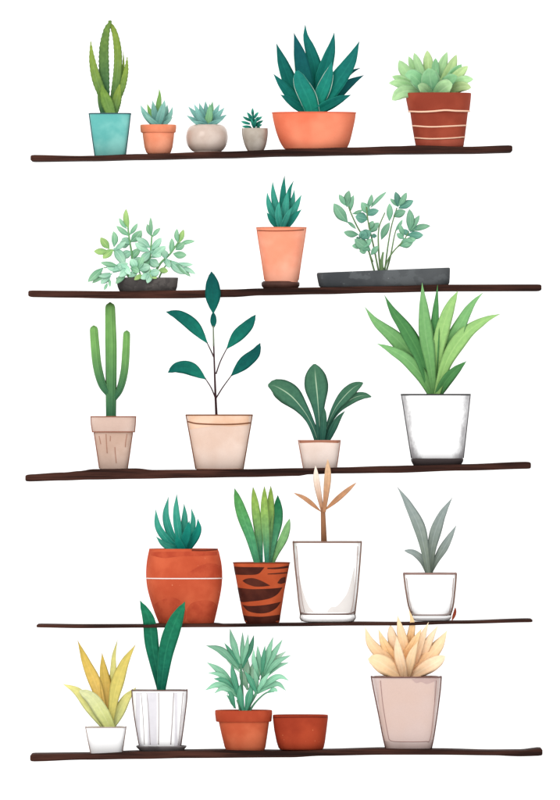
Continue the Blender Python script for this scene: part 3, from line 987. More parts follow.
# --- rubber plant
t = Thing('potted_rubber_plant', 'slender rubber plant with dark teal leaves reaching past shelf, in square beige pot', 'potted plant', 219.5, 469.6)
PK = clay_mat('pink_beige_clay', (222, 192, 174), (234, 210, 196), scale=9)
PKR = clay_mat('tan_wash', (228, 186, 156), (238, 202, 176), scale=16)
LB2 = plain('dark_brown_edge', (126, 78, 52), 0.7)
sf = Surf([(414.5, 186.2, 252.2), (424, 188, 250.6), (447, 192.2, 246.6), (469.8, 196.2, 242.8)], 6, 1, 25)
pot = sf.build(2.2, 'pot', PK, t, floor_y=440)
sf.band([(188.5, 415.5, 430), (196, 415.5, 428.5), (206, 415.5, 427), (218, 415.5, 425.6), (230, 415.5, 426.4), (250, 415.5, 425)], PKR, t, pot, 'rim_wash', off=0.1)
sf.sides(0.55, LB2, t, pot, y1=469)
sf.hoop(415, 0.6, LB2, t, pot)
sf.line([(188, 421.5), (198, 423.6), (220, 424.4), (238, 424), (250.4, 422.8)], 0.6, LB2, t, pot, 'rim_line')
sf.line([(196.6, 469), (220, 469.2), (242, 469)], 0.3, LB2, t, pot, 'edge_line')
sf.disc(417.6, 2.2, 'soil', SOIL, t)
RS = plain('dark_stem', (66, 44, 48), 0.6)
RL = leaf_mat('rubber_leaf', (12, 88, 80), (10, 76, 74), (20, 64, 62), 0.35, None, 0.35, rough=0.35, var=0.12, ribw=0.06)
RL2 = leaf_mat('rubber_leaf_light', (22, 112, 96), (14, 92, 84), (20, 76, 70), 0.35, None, 0.35, rough=0.35, var=0.1, ribw=0.06)
st = t.tube('stem', [(216.6, 419), (215.6, 398), (214.6, 370), (213.8, 345), (213.4, 322)], [1.35, 1.15, 0.9, 0.8, 0.6], RS, [0, -4, -12, -20, -26])
t.tube('stem_tip', [(213.8, 346), (213.4, 326)], [0.9, 0.7], plain('pale_stem', (122, 132, 112)), [-20.6, -26.6], parent=st)
t.leaf([(213.4, 312), (213.6, 319), (213.5, 329)], 6.4, 'ellip', RL, d0=-26, d1=-30, parent=st)
t.leaf([(211.6, 272), (213, 292), (213.4, 314)], 15.4, 'ellip', RL, d0=-31, d1=-38, parent=st, twist=0.15, n=26)
for petiole, blade, w, m, tw, dd in [
        ([(213.8, 357), (210.4, 349.5), (207, 342.6)], [(166.4, 312), (179, 315.5), (193, 325.5), (207.6, 343.4)], 13, RL2, -0.1, (-16, -22)),
        ([(216, 374), (220.6, 361), (227.2, 348)], [(255.6, 315), (248, 325.5), (238, 335.5), (226.6, 349)], 12.6, RL2, 0.2, (-14, -18)),
        ([(215.7, 398.6), (211, 387.5), (205.2, 378.4)], [(168.2, 372.6), (177, 367.6), (190, 368.5), (206, 379.2)], 13.4, RL2, -0.25, (-9, -20)),
        ([(215.8, 398.6), (222.6, 387.6), (231.8, 375)], [(260.2, 343.2), (255, 353.5), (245.5, 362), (231, 376)], 12.8, RL, 0.15, (-8, -16))]:
    pe = t.tube('petiole', petiole, [0.75, 0.5], RS, [dd[0] + 4, dd[0] + 2, dd[0]], parent=st)
    t.leaf(blade, w, 'ellip', m, d0=dd[0], d1=dd[1], twist=tw, n=24, parent=st)

# --- paddle-leaved plant
t = Thing('potted_paddle_plant', 'small plant with dark green paddle leaves and pale midribs in little cream pot', 'potted plant', 319.5, 468.4)
CR = clay_mat('cream_clay', (232, 210, 197), (240, 222, 212), scale=12)
LP = plain('rose_edge', (184, 128, 108), 0.7)
sf = Surf([(440, 298.4, 340.2), (448, 299.8, 339.2), (460, 302, 337.6), (468.8, 303.6, 336.2)], 5, 1, 20)
pot = sf.build(1.8, 'pot', CR, t, floor_y=458)
sf.sides(0.45, LP, t, pot)
sf.hoop(440.5, 0.5, LP, t, pot)
sf.band([(299.6, 441, 443), (320, 441, 442.4), (339.4, 441, 443)], plain('rim_brown', (176, 118, 94)), t, pot, 'rim_band')
sf.disc(442.5, 1.8, 'soil', SOIL, t)
PD = leaf_mat('paddle_leaf', (50, 96, 82), (66, 108, 84), (176, 200, 170), 0.75, (54, 92, 74), 0.3, ribw=0.07, var=0.1)
PD2 = leaf_mat('paddle_leaf_dark', (40, 86, 74), (52, 92, 74), (84, 128, 104), 0.4, None, 0.3, ribw=0.08, var=0.1)
rosette(t, [
    ([(371.4, 396.8), (363, 395.5), (352, 399), (339, 409.5), (330, 424), (325, 440)], 9, 'paddle', PD, dict(twist=0.2)),
    ([(363, 382.8), (354, 387.5), (344.5, 396.5), (335, 409), (328, 425), (324, 440)], 12.5, 'paddle', PD, dict(twist=0.1)),
    ([(268, 385.4), (276, 386.5), (291, 396), (304, 411), (312, 425), (317.5, 440)], 22, 'paddle', PD, dict(twist=-0.1, fold=0.07)),
    ([(314.4, 364), (315.6, 378), (317.6, 398), (319.2, 420), (320.6, 440)], 23.5, 'paddle', PD, dict(twist=0.05, fold=0.06)),
    ([(345.2, 410.6), (337.5, 420), (327.5, 440)], 7, 'agave', PD2),
    ([(324, 408.4), (323.6, 420), (322.4, 440)], 7, 'tongue', PD2),
], d0=(4, -4), d1=(6, -9), n=26)

# --- dracaena in white pot
t = Thing('potted_dracaena', 'big light green dracaena with long arching leaves in tall white pot on black base', 'potted plant', 437, 465.6)
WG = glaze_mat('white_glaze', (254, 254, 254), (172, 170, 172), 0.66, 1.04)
LG = plain('grey_edge', (96, 94, 96), 0.6)
sf = Surf([(394, 401.4, 470), (402, 402.7, 469.2), (430, 407, 466.2), (458.8, 411.6, 463)], 5, 1, 27)
pot = sf.build(2, 'pot', WG, t, floor_y=430)
sf.sides(0.5, LG, t, pot, y1=458)
sf.hoop(394.6, 0.75, plain('dark_rim', (62, 62, 62)), t, pot)
sf.disc(396.6, 2, 'soil', SOIL, t)
bs = Surf([(458.6, 411, 463.4), (461, 411.2, 463.2), (465.8, 413.6, 460.6)], 5, 1, 27)
bs.build(2, 'base', plain('black_base', (62, 54, 54), 0.5), t, pot, inner=False)
D1 = leaf_mat('dracaena_leaf', (108, 160, 94), (122, 174, 112), (156, 198, 140), 0.25, None, 0.2, var=0.1)
D2 = leaf_mat('dracaena_leaf_dark', (84, 142, 84), (74, 130, 76), (110, 170, 100), 0.3, None, 0.2, var=0.08)
D3 = leaf_mat('dracaena_leaf_light', (140, 182, 108), (148, 190, 118), (180, 212, 140), 0.3, None, 0.2, var=0.08)
rosette(t, [
    ([(482.6, 292.8), (472, 304), (462, 321), (449, 350), (438.5, 393)], 14.5, 'grass', D1, dict(d1=-34)),
    ([(437.2, 285.2), (436, 302), (434.6, 325), (434.5, 350), (434.6, 393)], 9.6, 'grass', D2, dict(d1=-36)),
    ([(457.2, 291.6), (450, 306), (443.4, 326), (438.6, 350), (436, 393)], 14, 'strap', D3, dict(d1=-36)),
    ([(384.2, 295.6), (393, 312), (406, 330), (420, 356), (431.5, 393)], 15, 'grass', D2, dict(d1=-36)),
    ([(364.8, 307.2), (376, 322), (395, 338), (415, 360), (430, 393)], 15.5, 'grass', D1),
    ([(376.8, 343.6), (389, 349), (407, 359.5), (423, 377), (432, 394)], 13.5, 'agave', D1),
    ([(421.7, 283), (423, 304), (425.6, 332), (430, 360), (434.6, 394)], 14.5, 'grass', D1, dict(d1=-38)),
    ([(466.2, 361.2), (456, 370), (447, 380), (438.5, 394)], 11, 'agave', D2),
    ([(500, 314), (484, 320.5), (464, 335), (447, 361), (437, 394)], 15.5, 'grass', D3),
], d0=(5, -6), d1=(0, -26), n=26, fold=0.12)

# ================================================================== ROW 4
# --- rust pot
t = Thing('potted_agave', 'small teal agave in wide rounded rust red pot with one white line', 'potted plant', 184.5, 623.4)
RU = clay_mat('rust_clay', (190, 80, 50), (208, 98, 64), scale=12, speck=(224, 138, 104))
sf = Surf([(548.6, 149.6, 217.6), (552, 148.6, 219), (562, 147, 221), (575, 146.3, 222.1), (588, 147.6, 221.2), (604, 152, 218.2), (618, 157, 215), (623.8, 159.4, 213.6)], 2.6, 1, 28, smooth=True)
pot = sf.build(2.2, 'pot', RU, t, floor_y=580)
STN = clay_mat('rust_stain', (178, 70, 45), (194, 84, 54), scale=34)
for cols in ([(188, 572.6, 573), (194, 569, 576.4), (200, 565.6, 577), (207, 563.4, 577), (214, 563.2, 577), (220.4, 566, 576.6)],
             [(154.6, 604, 612), (160, 600.6, 620), (168, 597.6, 622), (176, 597.8, 622), (182, 602.6, 622.2), (186.4, 611, 617)],
             [(187, 609, 620), (191, 603.4, 622.4), (198, 600.6, 622.6), (207, 600, 622.4), (213, 601.6, 621.6), (217, 605, 611)],
             [(151, 552, 555), (164, 551.6, 557.6), (180, 551.4, 556), (200, 551.4, 555.6), (217, 551.6, 555)]):
    sf.band(cols, STN, t, pot, 'stain', off=0.1)
sf.hoop(578.2, 0.55, plain('white_line', (246, 232, 226), 0.6), t, pot, 'white_line')
sf.sides(0.3, plain('orange_edge', (216, 92, 54)), t, pot, inset=0.3)
sf.line([(192, 549.8), (205, 550), (216.6, 549.2)], 0.7, plain('rim_dark', (112, 46, 32)), t, pot, 'rim_line')
sf.disc(551, 2.2, 'soil', SOIL, t)
T1 = leaf_mat('sea_green_leaf', (28, 134, 118), (66, 152, 132), (110, 184, 164), 0.3, (96, 180, 158), 0.25, var=0.14)
T2 = leaf_mat('sea_green_leaf_deep', (14, 112, 102), (26, 132, 116), None, 0, (52, 150, 132), 0.25, var=0.1)
rosette(t, [
    ([(191.2, 508.2), (193, 523), (187.5, 547)], 6.4, 'agave', T1),
    ([(184, 503.6), (184.6, 518), (183.2, 547)], 7.6, 'agave', T1),
    ([(168.4, 496.6), (165.8, 516), (171, 535), (179.5, 548)], 8, 'agave', T1),
    ([(176.7, 493.8), (176.4, 515), (180.5, 547)], 8, 'agave', T1),
    ([(155.6, 509.2), (158.2, 527), (168, 541), (178, 549)], 7.6, 'agave', T1),
    ([(197.8, 518.6), (197.8, 531), (187.5, 549)], 8.6, 'agave', T2),
    ([(156, 536.4), (165, 545), (178, 550)], 6.4, 'agave', T1),
    ([(189.4, 520.4), (187, 534), (182, 550)], 9.4, 'agave', T2),
    ([(176.4, 535), (178.6, 543), (182.5, 551)], 8.4, 'agave', T2),
], d0=(5, -6), d1=(9, -12))

# --- snake plant in patterned pot
t = Thing('potted_snake_plant', 'variegated snake plant in orange clay pot painted with dark brown shapes', 'potted plant', 262, 624)
PO = clay_mat('orange_brown_clay', (176, 76, 42), (198, 92, 54), scale=12)
PB = clay_mat('dark_brown_paint', (66, 28, 21), (86, 40, 29), scale=20)
sf = Surf([(562.2, 233, 290), (564, 233.3, 289.6), (590, 238, 284.6), (614, 242.6, 280.8), (621, 244.4, 279.8), (624, 246.4, 278.4)], 2.6, 1, 26)
pot = sf.build(2, 'pot', PO, t, floor_y=600)
sf.hoop(562.7, 0.4, plain('brown_lip', (112, 48, 30)), t, pot)
sf.band([(233.9, 566.4, 574.4), (246, 566.8, 574.6), (258, 566.8, 573.6), (264.4, 567, 567.2)], PB, t, pot)
sf.band([(267.4, 567.4, 568.6), (277, 567, 568.8), (288.4, 565.6, 567.6)], PB, t, pot)
sf.band([(267.6, 573.4, 574), (278, 572.6, 573.8), (287.6, 572, 573)], PB, t, pot)
sf.band([(242.6, 580.4, 580.6), (246.6, 578.4, 583.4), (254, 578, 586), (262, 580.8, 586.2), (269.8, 585, 585.4)], PB, t, pot)
sf.band([(277.6, 582, 583), (281, 578, 583.6), (285.4, 576.6, 582.4)], PB, t, pot)
sf.band([(237, 587.2, 590), (239.6, 587.6, 601), (252, 588.8, 601), (268, 588.4, 598.6), (277, 587.8, 594.2), (282.2, 587.2, 587.6)], PB, t, pot)
sf.band([(242.6, 604.6, 605), (248, 605.6, 610.6), (258, 605.4, 613), (268, 604.2, 612.2), (276, 602.6, 608), (280.6, 601.6, 602)], PB, t, pot)
sf.band([(243.4, 615, 616.6), (247.2, 615.6, 623.2), (262, 616.4, 623.6), (277.6, 614.6, 623), (279.8, 614.4, 620)], PB, t, pot)
sf.disc(564.6, 2, 'soil', SOIL, t)
N1 = leaf_mat('snake_leaf', (70, 142, 104), (84, 148, 82), (120, 180, 130), 0.2, (124, 176, 112), 0.6, var=0.1)
N2 = leaf_mat('snake_leaf_yellow', (58, 134, 108), (150, 182, 86), (160, 196, 120), 0.2, (156, 192, 116), 0.7, var=0.08)
N3 = leaf_mat('snake_leaf_dark', (92, 160, 120), (36, 110, 70), None, 0, (90, 156, 104), 0.5, var=0.08)
N4 = leaf_mat('snake_leaf_light', (120, 174, 112), (128, 176, 116), (160, 200, 140), 0.3, None, 0.4, var=0.08)
rosette(t, [
    ([(289.8, 518.6), (284, 537), (276, 553), (272.2, 563)], 8.6, 'strap', N4),
    ([(277.8, 495.2), (277.4, 517), (272.6, 540), (268.4, 563)], 11.6, 'strap', N3),
    ([(270.8, 485.8), (270.4, 509), (268.4, 537), (266.6, 563)], 8.4, 'strap', N2),
    ([(253, 486.8), (256, 512), (259, 538), (260.6, 563)], 9, 'strap', N2),
    ([(264.4, 486.2), (264.6, 511), (266.2, 538), (267, 564)], 8.6, 'strap', N2),
    ([(234.6, 488.4), (241.4, 512), (250.4, 537), (257, 563)], 11.6, 'strap', N1),
], d0=(5, -5), d1=(4, -6), n=24, fold=0.12)

# --- glass pot with brown sprig
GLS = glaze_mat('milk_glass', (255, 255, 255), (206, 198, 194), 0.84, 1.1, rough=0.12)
SHADE_WASH = plain('side_shade_wash', (226, 220, 216), 0.3, vary=0.15)  # grey shading of the lower sides, painted on as thin bands
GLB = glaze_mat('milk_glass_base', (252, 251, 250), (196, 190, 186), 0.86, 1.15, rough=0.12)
t = Thing('potted_sprig', 'bare brown sprig with four narrow leaves in tall white glass pot', 'potted plant', 327, 621.6)
sf = Surf([(541, 293.4, 361), (560, 294.8, 359.8), (590, 298, 357.2), (608, 299.8, 355.2), (614.4, 301, 354.4)], 4.5, 1, 26)
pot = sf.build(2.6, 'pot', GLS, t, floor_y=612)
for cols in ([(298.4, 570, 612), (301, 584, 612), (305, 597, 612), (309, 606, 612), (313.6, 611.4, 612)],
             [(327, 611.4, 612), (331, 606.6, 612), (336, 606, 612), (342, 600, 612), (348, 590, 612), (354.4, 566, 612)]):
    sf.band(cols, SHADE_WASH, t, pot, 'side_shade_wash', off=0.08)
for pts in ([(296.6, 546), (299, 575), (302.6, 602), (304.6, 611.6)], [(357.6, 546), (356, 575), (352.8, 602), (350.6, 611.6)]):
    sf.line(pts, 0.32, plain('inner_wall_line', (172, 152, 144)), t, pot, 'inner_wall_line')
sf.line([(300.6, 612), (304, 613.4), (315, 614), (340, 613.8), (350, 613.2), (354.4, 611.4)], 0.62, LINE_TAUPE, t, pot, 'inner_wall_line')
LW = plain('warm_taupe_line', (140, 112, 100), 0.7)
sf.hoop(541.8, 0.8, LW, t, pot)
sf.sides(0.72, LW, t, pot, y0=541.4, y1=614.4)
bs = Surf([(614.6, 300.4, 355), (618, 300.2, 355.2), (621.8, 303, 352.4)], 4.5, 1, 26)
bs.build(2, 'base', GLB, t, pot, inner=False, lip=1.0)
bs.sides(0.5, plain('grey_line', (150, 142, 138)), t, pot, y1=621)
bs.line([(303, 620.6), (315, 621.2), (340, 621.2), (352, 620.6)], 0.4, plain('grey_line', (160, 154, 150)), t, pot, 'base_line')
sf.disc(546, 2.6, 'soil', SOIL, t)
BN = plain('brown_bark', (160, 112, 80), 0.7, vary=0.4)
S1 = leaf_mat('tan_leaf', (168, 118, 84), (182, 136, 104), (140, 96, 68), 0.3, None, 0.3, var=0.1)
S2 = leaf_mat('pale_tan_leaf', (176, 124, 90), (222, 182, 146), (150, 104, 76), 0.3, None, 0.25, var=0.08)
S3 = leaf_mat('bleached_leaf', (176, 128, 96), (240, 222, 208), (190, 150, 120), 0.3, None, 0.2, var=0.05)
st = t.tube('stem', [(324.2, 549), (323.6, 530), (322.8, 507)], [3.2, 2.7, 2.2], BN, [0, -10, -20])
t.leaf([(293.6, 492.6), (306, 499), (321.6, 512)], 4.6, 'ellip', S1, d0=-20, d1=-26, parent=st)
t.leaf([(356.2, 482.4), (341, 495.5), (323.6, 511)], 5.4, 'ellip', S1, d0=-21, d1=-27, parent=st)
t.leaf([(315.4, 465.6), (317, 484), (322.6, 512)], 6.4, 'strap', S3, d0=-20, d1=-37, parent=st, twist=-0.3)
t.leaf([(327.6, 459.2), (327.4, 480), (324, 512)], 7, 'strap', S2, d0=-22, d1=-39, parent=st, twist=0.3)

# --- grey plant in white glass pot
t = Thing('potted_grey_plant', 'grey green plant with four blade leaves in small white glass pot', 'potted plant', 430, 620.6)
sf = Surf([(572.6, 404, 455.8), (585, 405.4, 455), (602, 408.2, 453.2), (610, 410.2, 451.6), (615.6, 413, 449.6)], 4.5, 1, 22)
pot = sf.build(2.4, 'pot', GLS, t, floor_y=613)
for pts in ([(406.6, 578), (409, 598), (412.4, 612)], [(453.2, 578), (451.8, 598), (448.8, 612)]):
    sf.line(pts, 0.35, plain('inner_wall_line', (172, 154, 148)), t, pot, 'inner_wall_line')
sf.hoop(573.4, 0.9, plain('rim_rose', (150, 118, 110)), t, pot)
sf.sides(0.85, LW, t, pot, y0=573, y1=615)
bs = Surf([(615.8, 411.8, 451), (618, 412, 450.6), (620.8, 414.4, 448.2)], 4.5, 1, 22)
bs.build(2, 'base', GLB, t, pot, inner=False, lip=0.8)
bs.sides(0.3, plain('grey_line', (170, 164, 160)), t, pot, y1=620)
sf.line([(411.4, 613), (416, 614.6), (430, 615), (444, 614.6), (450.8, 612.6)], 0.85, plain('base_taupe', (156, 142, 138)), t, pot, 'base_line')
sf.disc(577, 2.4, 'soil', SOIL, t)
Y1 = leaf_mat('grey_leaf', (112, 122, 110), (140, 150, 148), (166, 176, 174), 0.3, (122, 138, 130), 0.2, var=0.1)
rosette(t, [
    ([(456.6, 525.2), (446, 544), (436.5, 560), (431, 572)], 8.6, 'grass', Y1),
    ([(452.2, 497.8), (441, 517), (433, 542), (429.6, 572)], 11.4, 'grass', Y1),
    ([(404.8, 550.4), (414.5, 553), (423.5, 561.5), (428.4, 573)], 7.2, 'tongue', Y1),
    ([(397.3, 486.8), (408, 504), (421, 532), (428.6, 573)], 11.8, 'grass', Y1),
], d0=(3, -4), d1=(4, -8), n=24)
t = Thing('fallen_leaf', 'tiny red brown dry leaf leaning against base of small white glass pot', 'leaf', 453.5, 621.4)
t.leaf([(455.2, 607), (454.6, 613), (451.6, 621)], 3.2, 'ellip', leaf_mat('dry_leaf', (150, 70, 44), (128, 50, 34), None, 0), d0=-12, d1=-11, name='blade')

# ================================================================== ROW 5
# --- yellow plant
t = Thing('potted_yellow_plant', 'yellow plant with pointed leaves in the small plain white pot', 'potted plant', 106, 755)
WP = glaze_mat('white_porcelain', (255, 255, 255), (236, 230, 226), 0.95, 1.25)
LY = plain('brown_grey_edge', (158, 132, 122), 0.7)
sf = Surf([(726.4, 85.8, 126), (740, 88.3, 124.1), (754.8, 91.2, 122)], 5, 1, 20)
pot = sf.build(1.8, 'pot', WP, t, floor_y=745)
sf.sides(0.42, LY, t, pot)
sf.hoop(726.9, 0.42, LY, t, pot)
sf.line([(88.4, 754.2), (106, 754.6), (124, 753.8)], 0.5, plain('sand_line', (206, 178, 160)), t, pot, 'edge_line')
sf.disc(729, 1.8, 'soil', SOIL, t)
W1 = leaf_mat('yellow_leaf', (222, 182, 106), (208, 178, 86), (228, 200, 126), 0.3, (212, 186, 98), 0.2, var=0.06)
W2 = leaf_mat('yellow_leaf_pale', (200, 204, 136), (218, 210, 132), (226, 224, 160), 0.3, None, 0.2, var=0.06)
W3 = leaf_mat('yellow_leaf_grey', (202, 206, 130), (206, 208, 158), (222, 222, 170), 0.3, None, 0.2, var=0.05)
W4 = leaf_mat('yellow_leaf_olive', (194, 184, 104), (208, 188, 100), (222, 206, 120), 0.3, None, 0.2, var=0.06)
rosette(t, [
    ([(117.6, 639.3), (113.8, 656), (113, 676), (110, 724)], 7.2, 'grass', W2),
    ([(102, 652.8), (103.4, 669), (106.4, 690), (108.5, 724)], 12, 'grass', W1),
    ([(77.5, 640.4), (86.4, 663), (97, 688), (107, 724)], 12.4, 'grass', W1),
    ([(136.4, 687.2), (126.5, 698), (118, 714), (111.5, 726)], 11, 'agave', W2),
    ([(62.8, 683.8), (77.5, 691.5), (91, 707.5), (105, 726)], 12.2, 'agave', W2),
    ([(135.6, 644.4), (124, 664), (115, 692), (110.2, 725)], 13, 'grass', W4),
    ([(79.8, 690.4), (92, 698.5), (102, 713), (109.5, 727)], 14.6, 'tongue', W3),
], d0=(4, -5), d1=(5, -9), n=22)

# --- two-leaf snake plant in striped pot on saucer
t = Thing('saucer', 'dark grey saucer under the striped white pot', 'saucer', 161.3, 752)
sa = Surf([(745.6, 136, 186.6), (747, 136.4, 186.3), (752, 141.4, 181.6)], 4, 1, 24)
sa.build(2.4, 'dish', clay_mat('grey_saucer', (88, 83, 83), (116, 110, 110), scale=14, rough=0.5), t, floor_y=747.6, lip=0.6)
t = Thing('potted_snake_plant', 'two broad dark green upright leaves in white pot with vertical stripes', 'potted plant', 160, 747.6)
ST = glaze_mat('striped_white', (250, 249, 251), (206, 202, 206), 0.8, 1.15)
LS = plain('stripe_grey', (176, 166, 166), 0.7)
LS2 = plain('stripe_wash', (222, 219, 224), 0.7)
LE = plain('umber_edge', (112, 84, 78), 0.7)
sf = Surf([(689.4, 132.2, 187), (697, 132.4, 186.8), (712, 134, 185.2), (730, 136.8, 182.8), (747.6, 140, 180.4)], 5, 1, 23)
pot = sf.build(2, 'pot', ST, t, floor_y=720)
for (xa, xb, w) in ((141.4, 144.6, 0.3), (147, 150.4, 0.3), (158.8, 158.6, 0.42), (173.8, 170.8, 0.42), (183, 178.4, 0.3)):
    sf.line([(xa, 692), ((xa + xb) / 2 + 0.3, 716), (xb, 744)], w, LS, t, pot, 'painted_stripe')
sf.band([(148, 692, 745), (152, 692, 745), (157, 692, 745)], LS2, t, pot, 'painted_stripe', off=0.1)
sf.band([(136, 692, 735), (138.6, 692, 745), (140.4, 692, 745)], LS2, t, pot, 'painted_stripe', off=0.1)
sf.band([(174.6, 692, 745), (176, 692, 745), (177.4, 692, 745)], LS2, t, pot, 'painted_stripe', off=0.1)
sf.sides(0.55, LE, t, pot, y1=745)
sf.hoop(690, 0.6, LE, t, pot)
sf.disc(692, 2, 'soil', SOIL, t)
B1 = leaf_mat('broad_leaf', (22, 100, 80), (30, 116, 84), (60, 150, 112), 0.25, (54, 140, 104), 0.6, var=0.06)
rosette(t, [
    ([(140.6, 600), (149.2, 620), (152.6, 648), (160.4, 688)], 14.2, 'strap', B1, dict(twist=-0.2)),
    ([(185.2, 601), (174.6, 624), (166.2, 652), (161.4, 689)], 16.6, 'strap', B1, dict(twist=0.15)),
], d0=(-2, -7), d1=(-40, -46), n=28, fold=0.14, sink=5)

# --- feathery palm in terracotta
t = Thing('potted_palm', 'feathery pale green palm in rimmed terracotta pot beside the empty bowl', 'potted plant', 245.5, 751)
TR = clay_mat('terracotta_body', (196, 90, 58), (214, 112, 76), scale=12)
TRR = clay_mat('terracotta_rim', (172, 68, 42), (190, 82, 52), scale=12)
sf = Surf([(717, 218, 270), (721.5, 218.6, 269.2), (735, 221.6, 267.4), (747, 224.6, 265.6), (751, 226.6, 264)], 2.6, 1, 22)
pot = sf.build(2.2, 'pot', TR, t, floor_y=740)
rm = Surf([(710, 215, 272.2), (714, 215, 272.2), (721.8, 216, 271.4)], 2.6, 1, 24)
rm.build(4, 'rim', TRR, t, pot, floor_y=720.6, lip=1.0)
rm.disc(713, 4, 'soil', SOIL, t)
V1 = leaf_mat('frond_leaf', (104, 164, 132), (142, 194, 164), (176, 216, 190), 0.4, None, 0.2, var=0.14)
V2 = leaf_mat('frond_leaf_dark', (64, 134, 106), (88, 152, 122), (130, 182, 152), 0.4, None, 0.2, var=0.12)
V3 = leaf_mat('frond_leaf_pale', (166, 206, 178), (186, 218, 194), None, 0, None, 0.15, var=0.08)
VS = plain('frond_stem', (98, 152, 120))


def frond(pts, r, leaves, d):
    dd = [d[0] + (d[1] - d[0]) * i / (len(pts) - 1) for i in range(len(pts))]
    st = t.tube('stem', pts, r, VS, dd)
    for lf in leaves:
        pl, w, m = lf[:3]
        t.leaf(pl, w, 'grass', m, d0=d[1], d1=d[1] + random.uniform(-7, 4), n=14, parent=st)


frond([(246, 714), (250, 690), (249, 672)], [1.4, 0.8], [
    ([(247, 655), (246, 666), (249, 682)], 8, V3), ([(256, 657), (254, 668), (249, 684)], 8, V3), ([(240, 668), (243, 678), (248, 690)], 7, V3), ([(262, 660), (258, 672), (252, 688)], 7, V3)], (5, 7))
frond([(243, 714), (242, 692), (241, 664)], [1.9, 1.5, 1.0], [
    ([(230, 628.6), (233, 642), (240.4, 665)], 7, V1), ([(242.6, 631.8), (242.4, 645), (240.8, 666)], 4.4, V1), ([(248.2, 634), (246.5, 648), (241.4, 666)], 4.6, V1),
    ([(254, 634.8), (250.5, 648), (242, 668)], 6, V2), ([(224.3, 642.8), (230.5, 652), (239.6, 667)], 5, V2), ([(206, 645.4), (222, 651), (239.6, 669)], 8, V1),
    ([(232, 663), (234, 675), (240, 694)], 5, V2), ([(226.5, 660), (232, 664), (240, 672)], 4, V3)], (1, -1))
frond([(244, 714), (258, 690), (263, 672)], [1.7, 1.2, 0.8], [
    ([(257.6, 645), (258.8, 658), (262, 676)], 5.4, V1), ([(273.2, 636.8), (268.5, 652), (262.4, 674)], 6.2, V1), ([(282.6, 639.2), (273, 655), (262.6, 676)], 6.4, V1),
    ([(286.4, 651), (275, 660), (262.8, 677)], 6, V3), ([(291, 655), (277, 662), (263, 678)], 6.2, V1), ([(289, 662.4), (275, 667.5), (262, 681)], 5.6, V1),
    ([(253.8, 648.6), (254, 660), (259, 680)], 5.4, V1), ([(265, 645), (263.5, 658), (262, 676)], 4.6, V2)], (0, -3))
frond([(243, 715), (238.6, 700), (237.6, 690)], [1.7, 1.1], [
    ([(207, 662.2), (220, 671), (237.4, 690)], 8, V1), ([(208, 672.6), (221, 675), (236, 688)], 5.4, V1), ([(213.6, 678.4), (224, 681), (238, 696)], 7.4, V2),
    ([(205, 690), (219, 684.5), (237.6, 693)], 6.6, V1), ([(214.2, 693), (224, 688), (238, 697)], 5.4, V1), ([(231, 664), (233.5, 676), (239, 697)], 6.4, V2)], (-3, -8))
frond([(246, 715), (252, 700), (257.6, 690)], [1.6, 1.0], [
    ([(289, 680.2), (277, 676.6), (257, 691)], 6.6, V1), ([(286.2, 690.6), (276, 683.5), (257, 693)], 5.8, V1), ([(270, 672), (264, 680), (256, 694)], 5.6, V1),
    ([(244.6, 671), (250, 679), (257, 694)], 6, V2), ([(254, 668), (256, 680), (255.6, 696)], 5.4, V1)], (-4, -9))
frond([(247, 716), (254, 704), (264, 694), (271, 691)], [1.3, 0.9, 0.7], [([(277.8, 691.4), (274, 689.4), (268, 692)], 5, V1)], (-5, -10))
frond([(240.6, 716), (239, 705), (237, 700)], [1.2, 0.9], [
    ([(227.4, 694.4), (230, 692.6), (235, 708)], 5.4, V2), ([(236, 709), (230.5, 699.5), (227, 695)], 3.6, V1), ([(252, 684), (249.5, 696), (245.6, 712)], 8, V2), ([(240, 684), (240, 696), (243.6, 712)], 7, V2)], (-6, -10))

# --- empty bowl
t = Thing('empty_bowl', 'empty rust red clay bowl beside the terracotta palm pot', 'bowl', 300.5, 749.6)
EB = clay_mat('rust_bowl_clay', (156, 56, 34), (180, 72, 44), scale=11, speck=(220, 130, 90))
sf = Surf([(714.8, 272.8, 328), (718, 272.8, 328), (730, 274.2, 326.6), (742, 276.6, 325), (747.6, 278.4, 323.8), (750, 280.4, 322)], 2.8, 1, 24)
pot = sf.build(2.2, 'bowl', EB, t, lip=0.7)
sf.line([(273.6, 717), (290, 716.4), (312, 716.2), (327.4, 716.6)], 0.55, plain('bowl_rim', (126, 42, 28)), t, pot, 'rim_line')

# --- peach rosette in taupe glass pot
t = Thing('potted_rosette', 'peach coloured rosette with broad petal leaves in tall taupe glass pot', 'potted plant', 407, 748.4)
LU = plain('umber_glass_edge', (118, 84, 78), 0.6)
sf = Surf([(676, 371.3, 441), (690, 373.8, 440), (715, 379, 436.8), (740, 383.8, 433), (748.6, 386, 431)], 5, 1, 27)
pot = sf.build(2.6, 'pot', clay_mat('taupe_glass_body', (196, 172, 164), (212, 190, 184), scale=10, rough=0.2, spec=0.5, bump=0.0), t, floor_y=738)
sf.band([(379, 678.5, 738), (384, 678.5, 740.5), (405, 678.5, 741), (428, 678.5, 740.5), (434, 678.5, 738)], clay_mat('rose_panel', (214, 186, 174), (215, 192, 185), scale=5, bump=0.02), t, pot, 'front_panel', off=0.12)
sf.line([(380.4, 680), (383, 705), (388.4, 736), (391.4, 740.4), (407, 741.2), (425, 740.8), (430, 738), (434, 705), (436, 680)], 0.35, plain('rose_edge_line', (166, 134, 128)), t, pot, 'panel_edge', n=60)
sf.band([(411.6, 678.4, 679), (416, 678.2, 682.4), (421, 678.2, 681.4), (426, 678.2, 683.4), (431, 678.2, 682), (437, 678.2, 679)], plain('taupe_stain', (196, 168, 162)), t, pot, 'glaze_stain', off=0.22)
sf.sides(0.6, LU, t, pot)
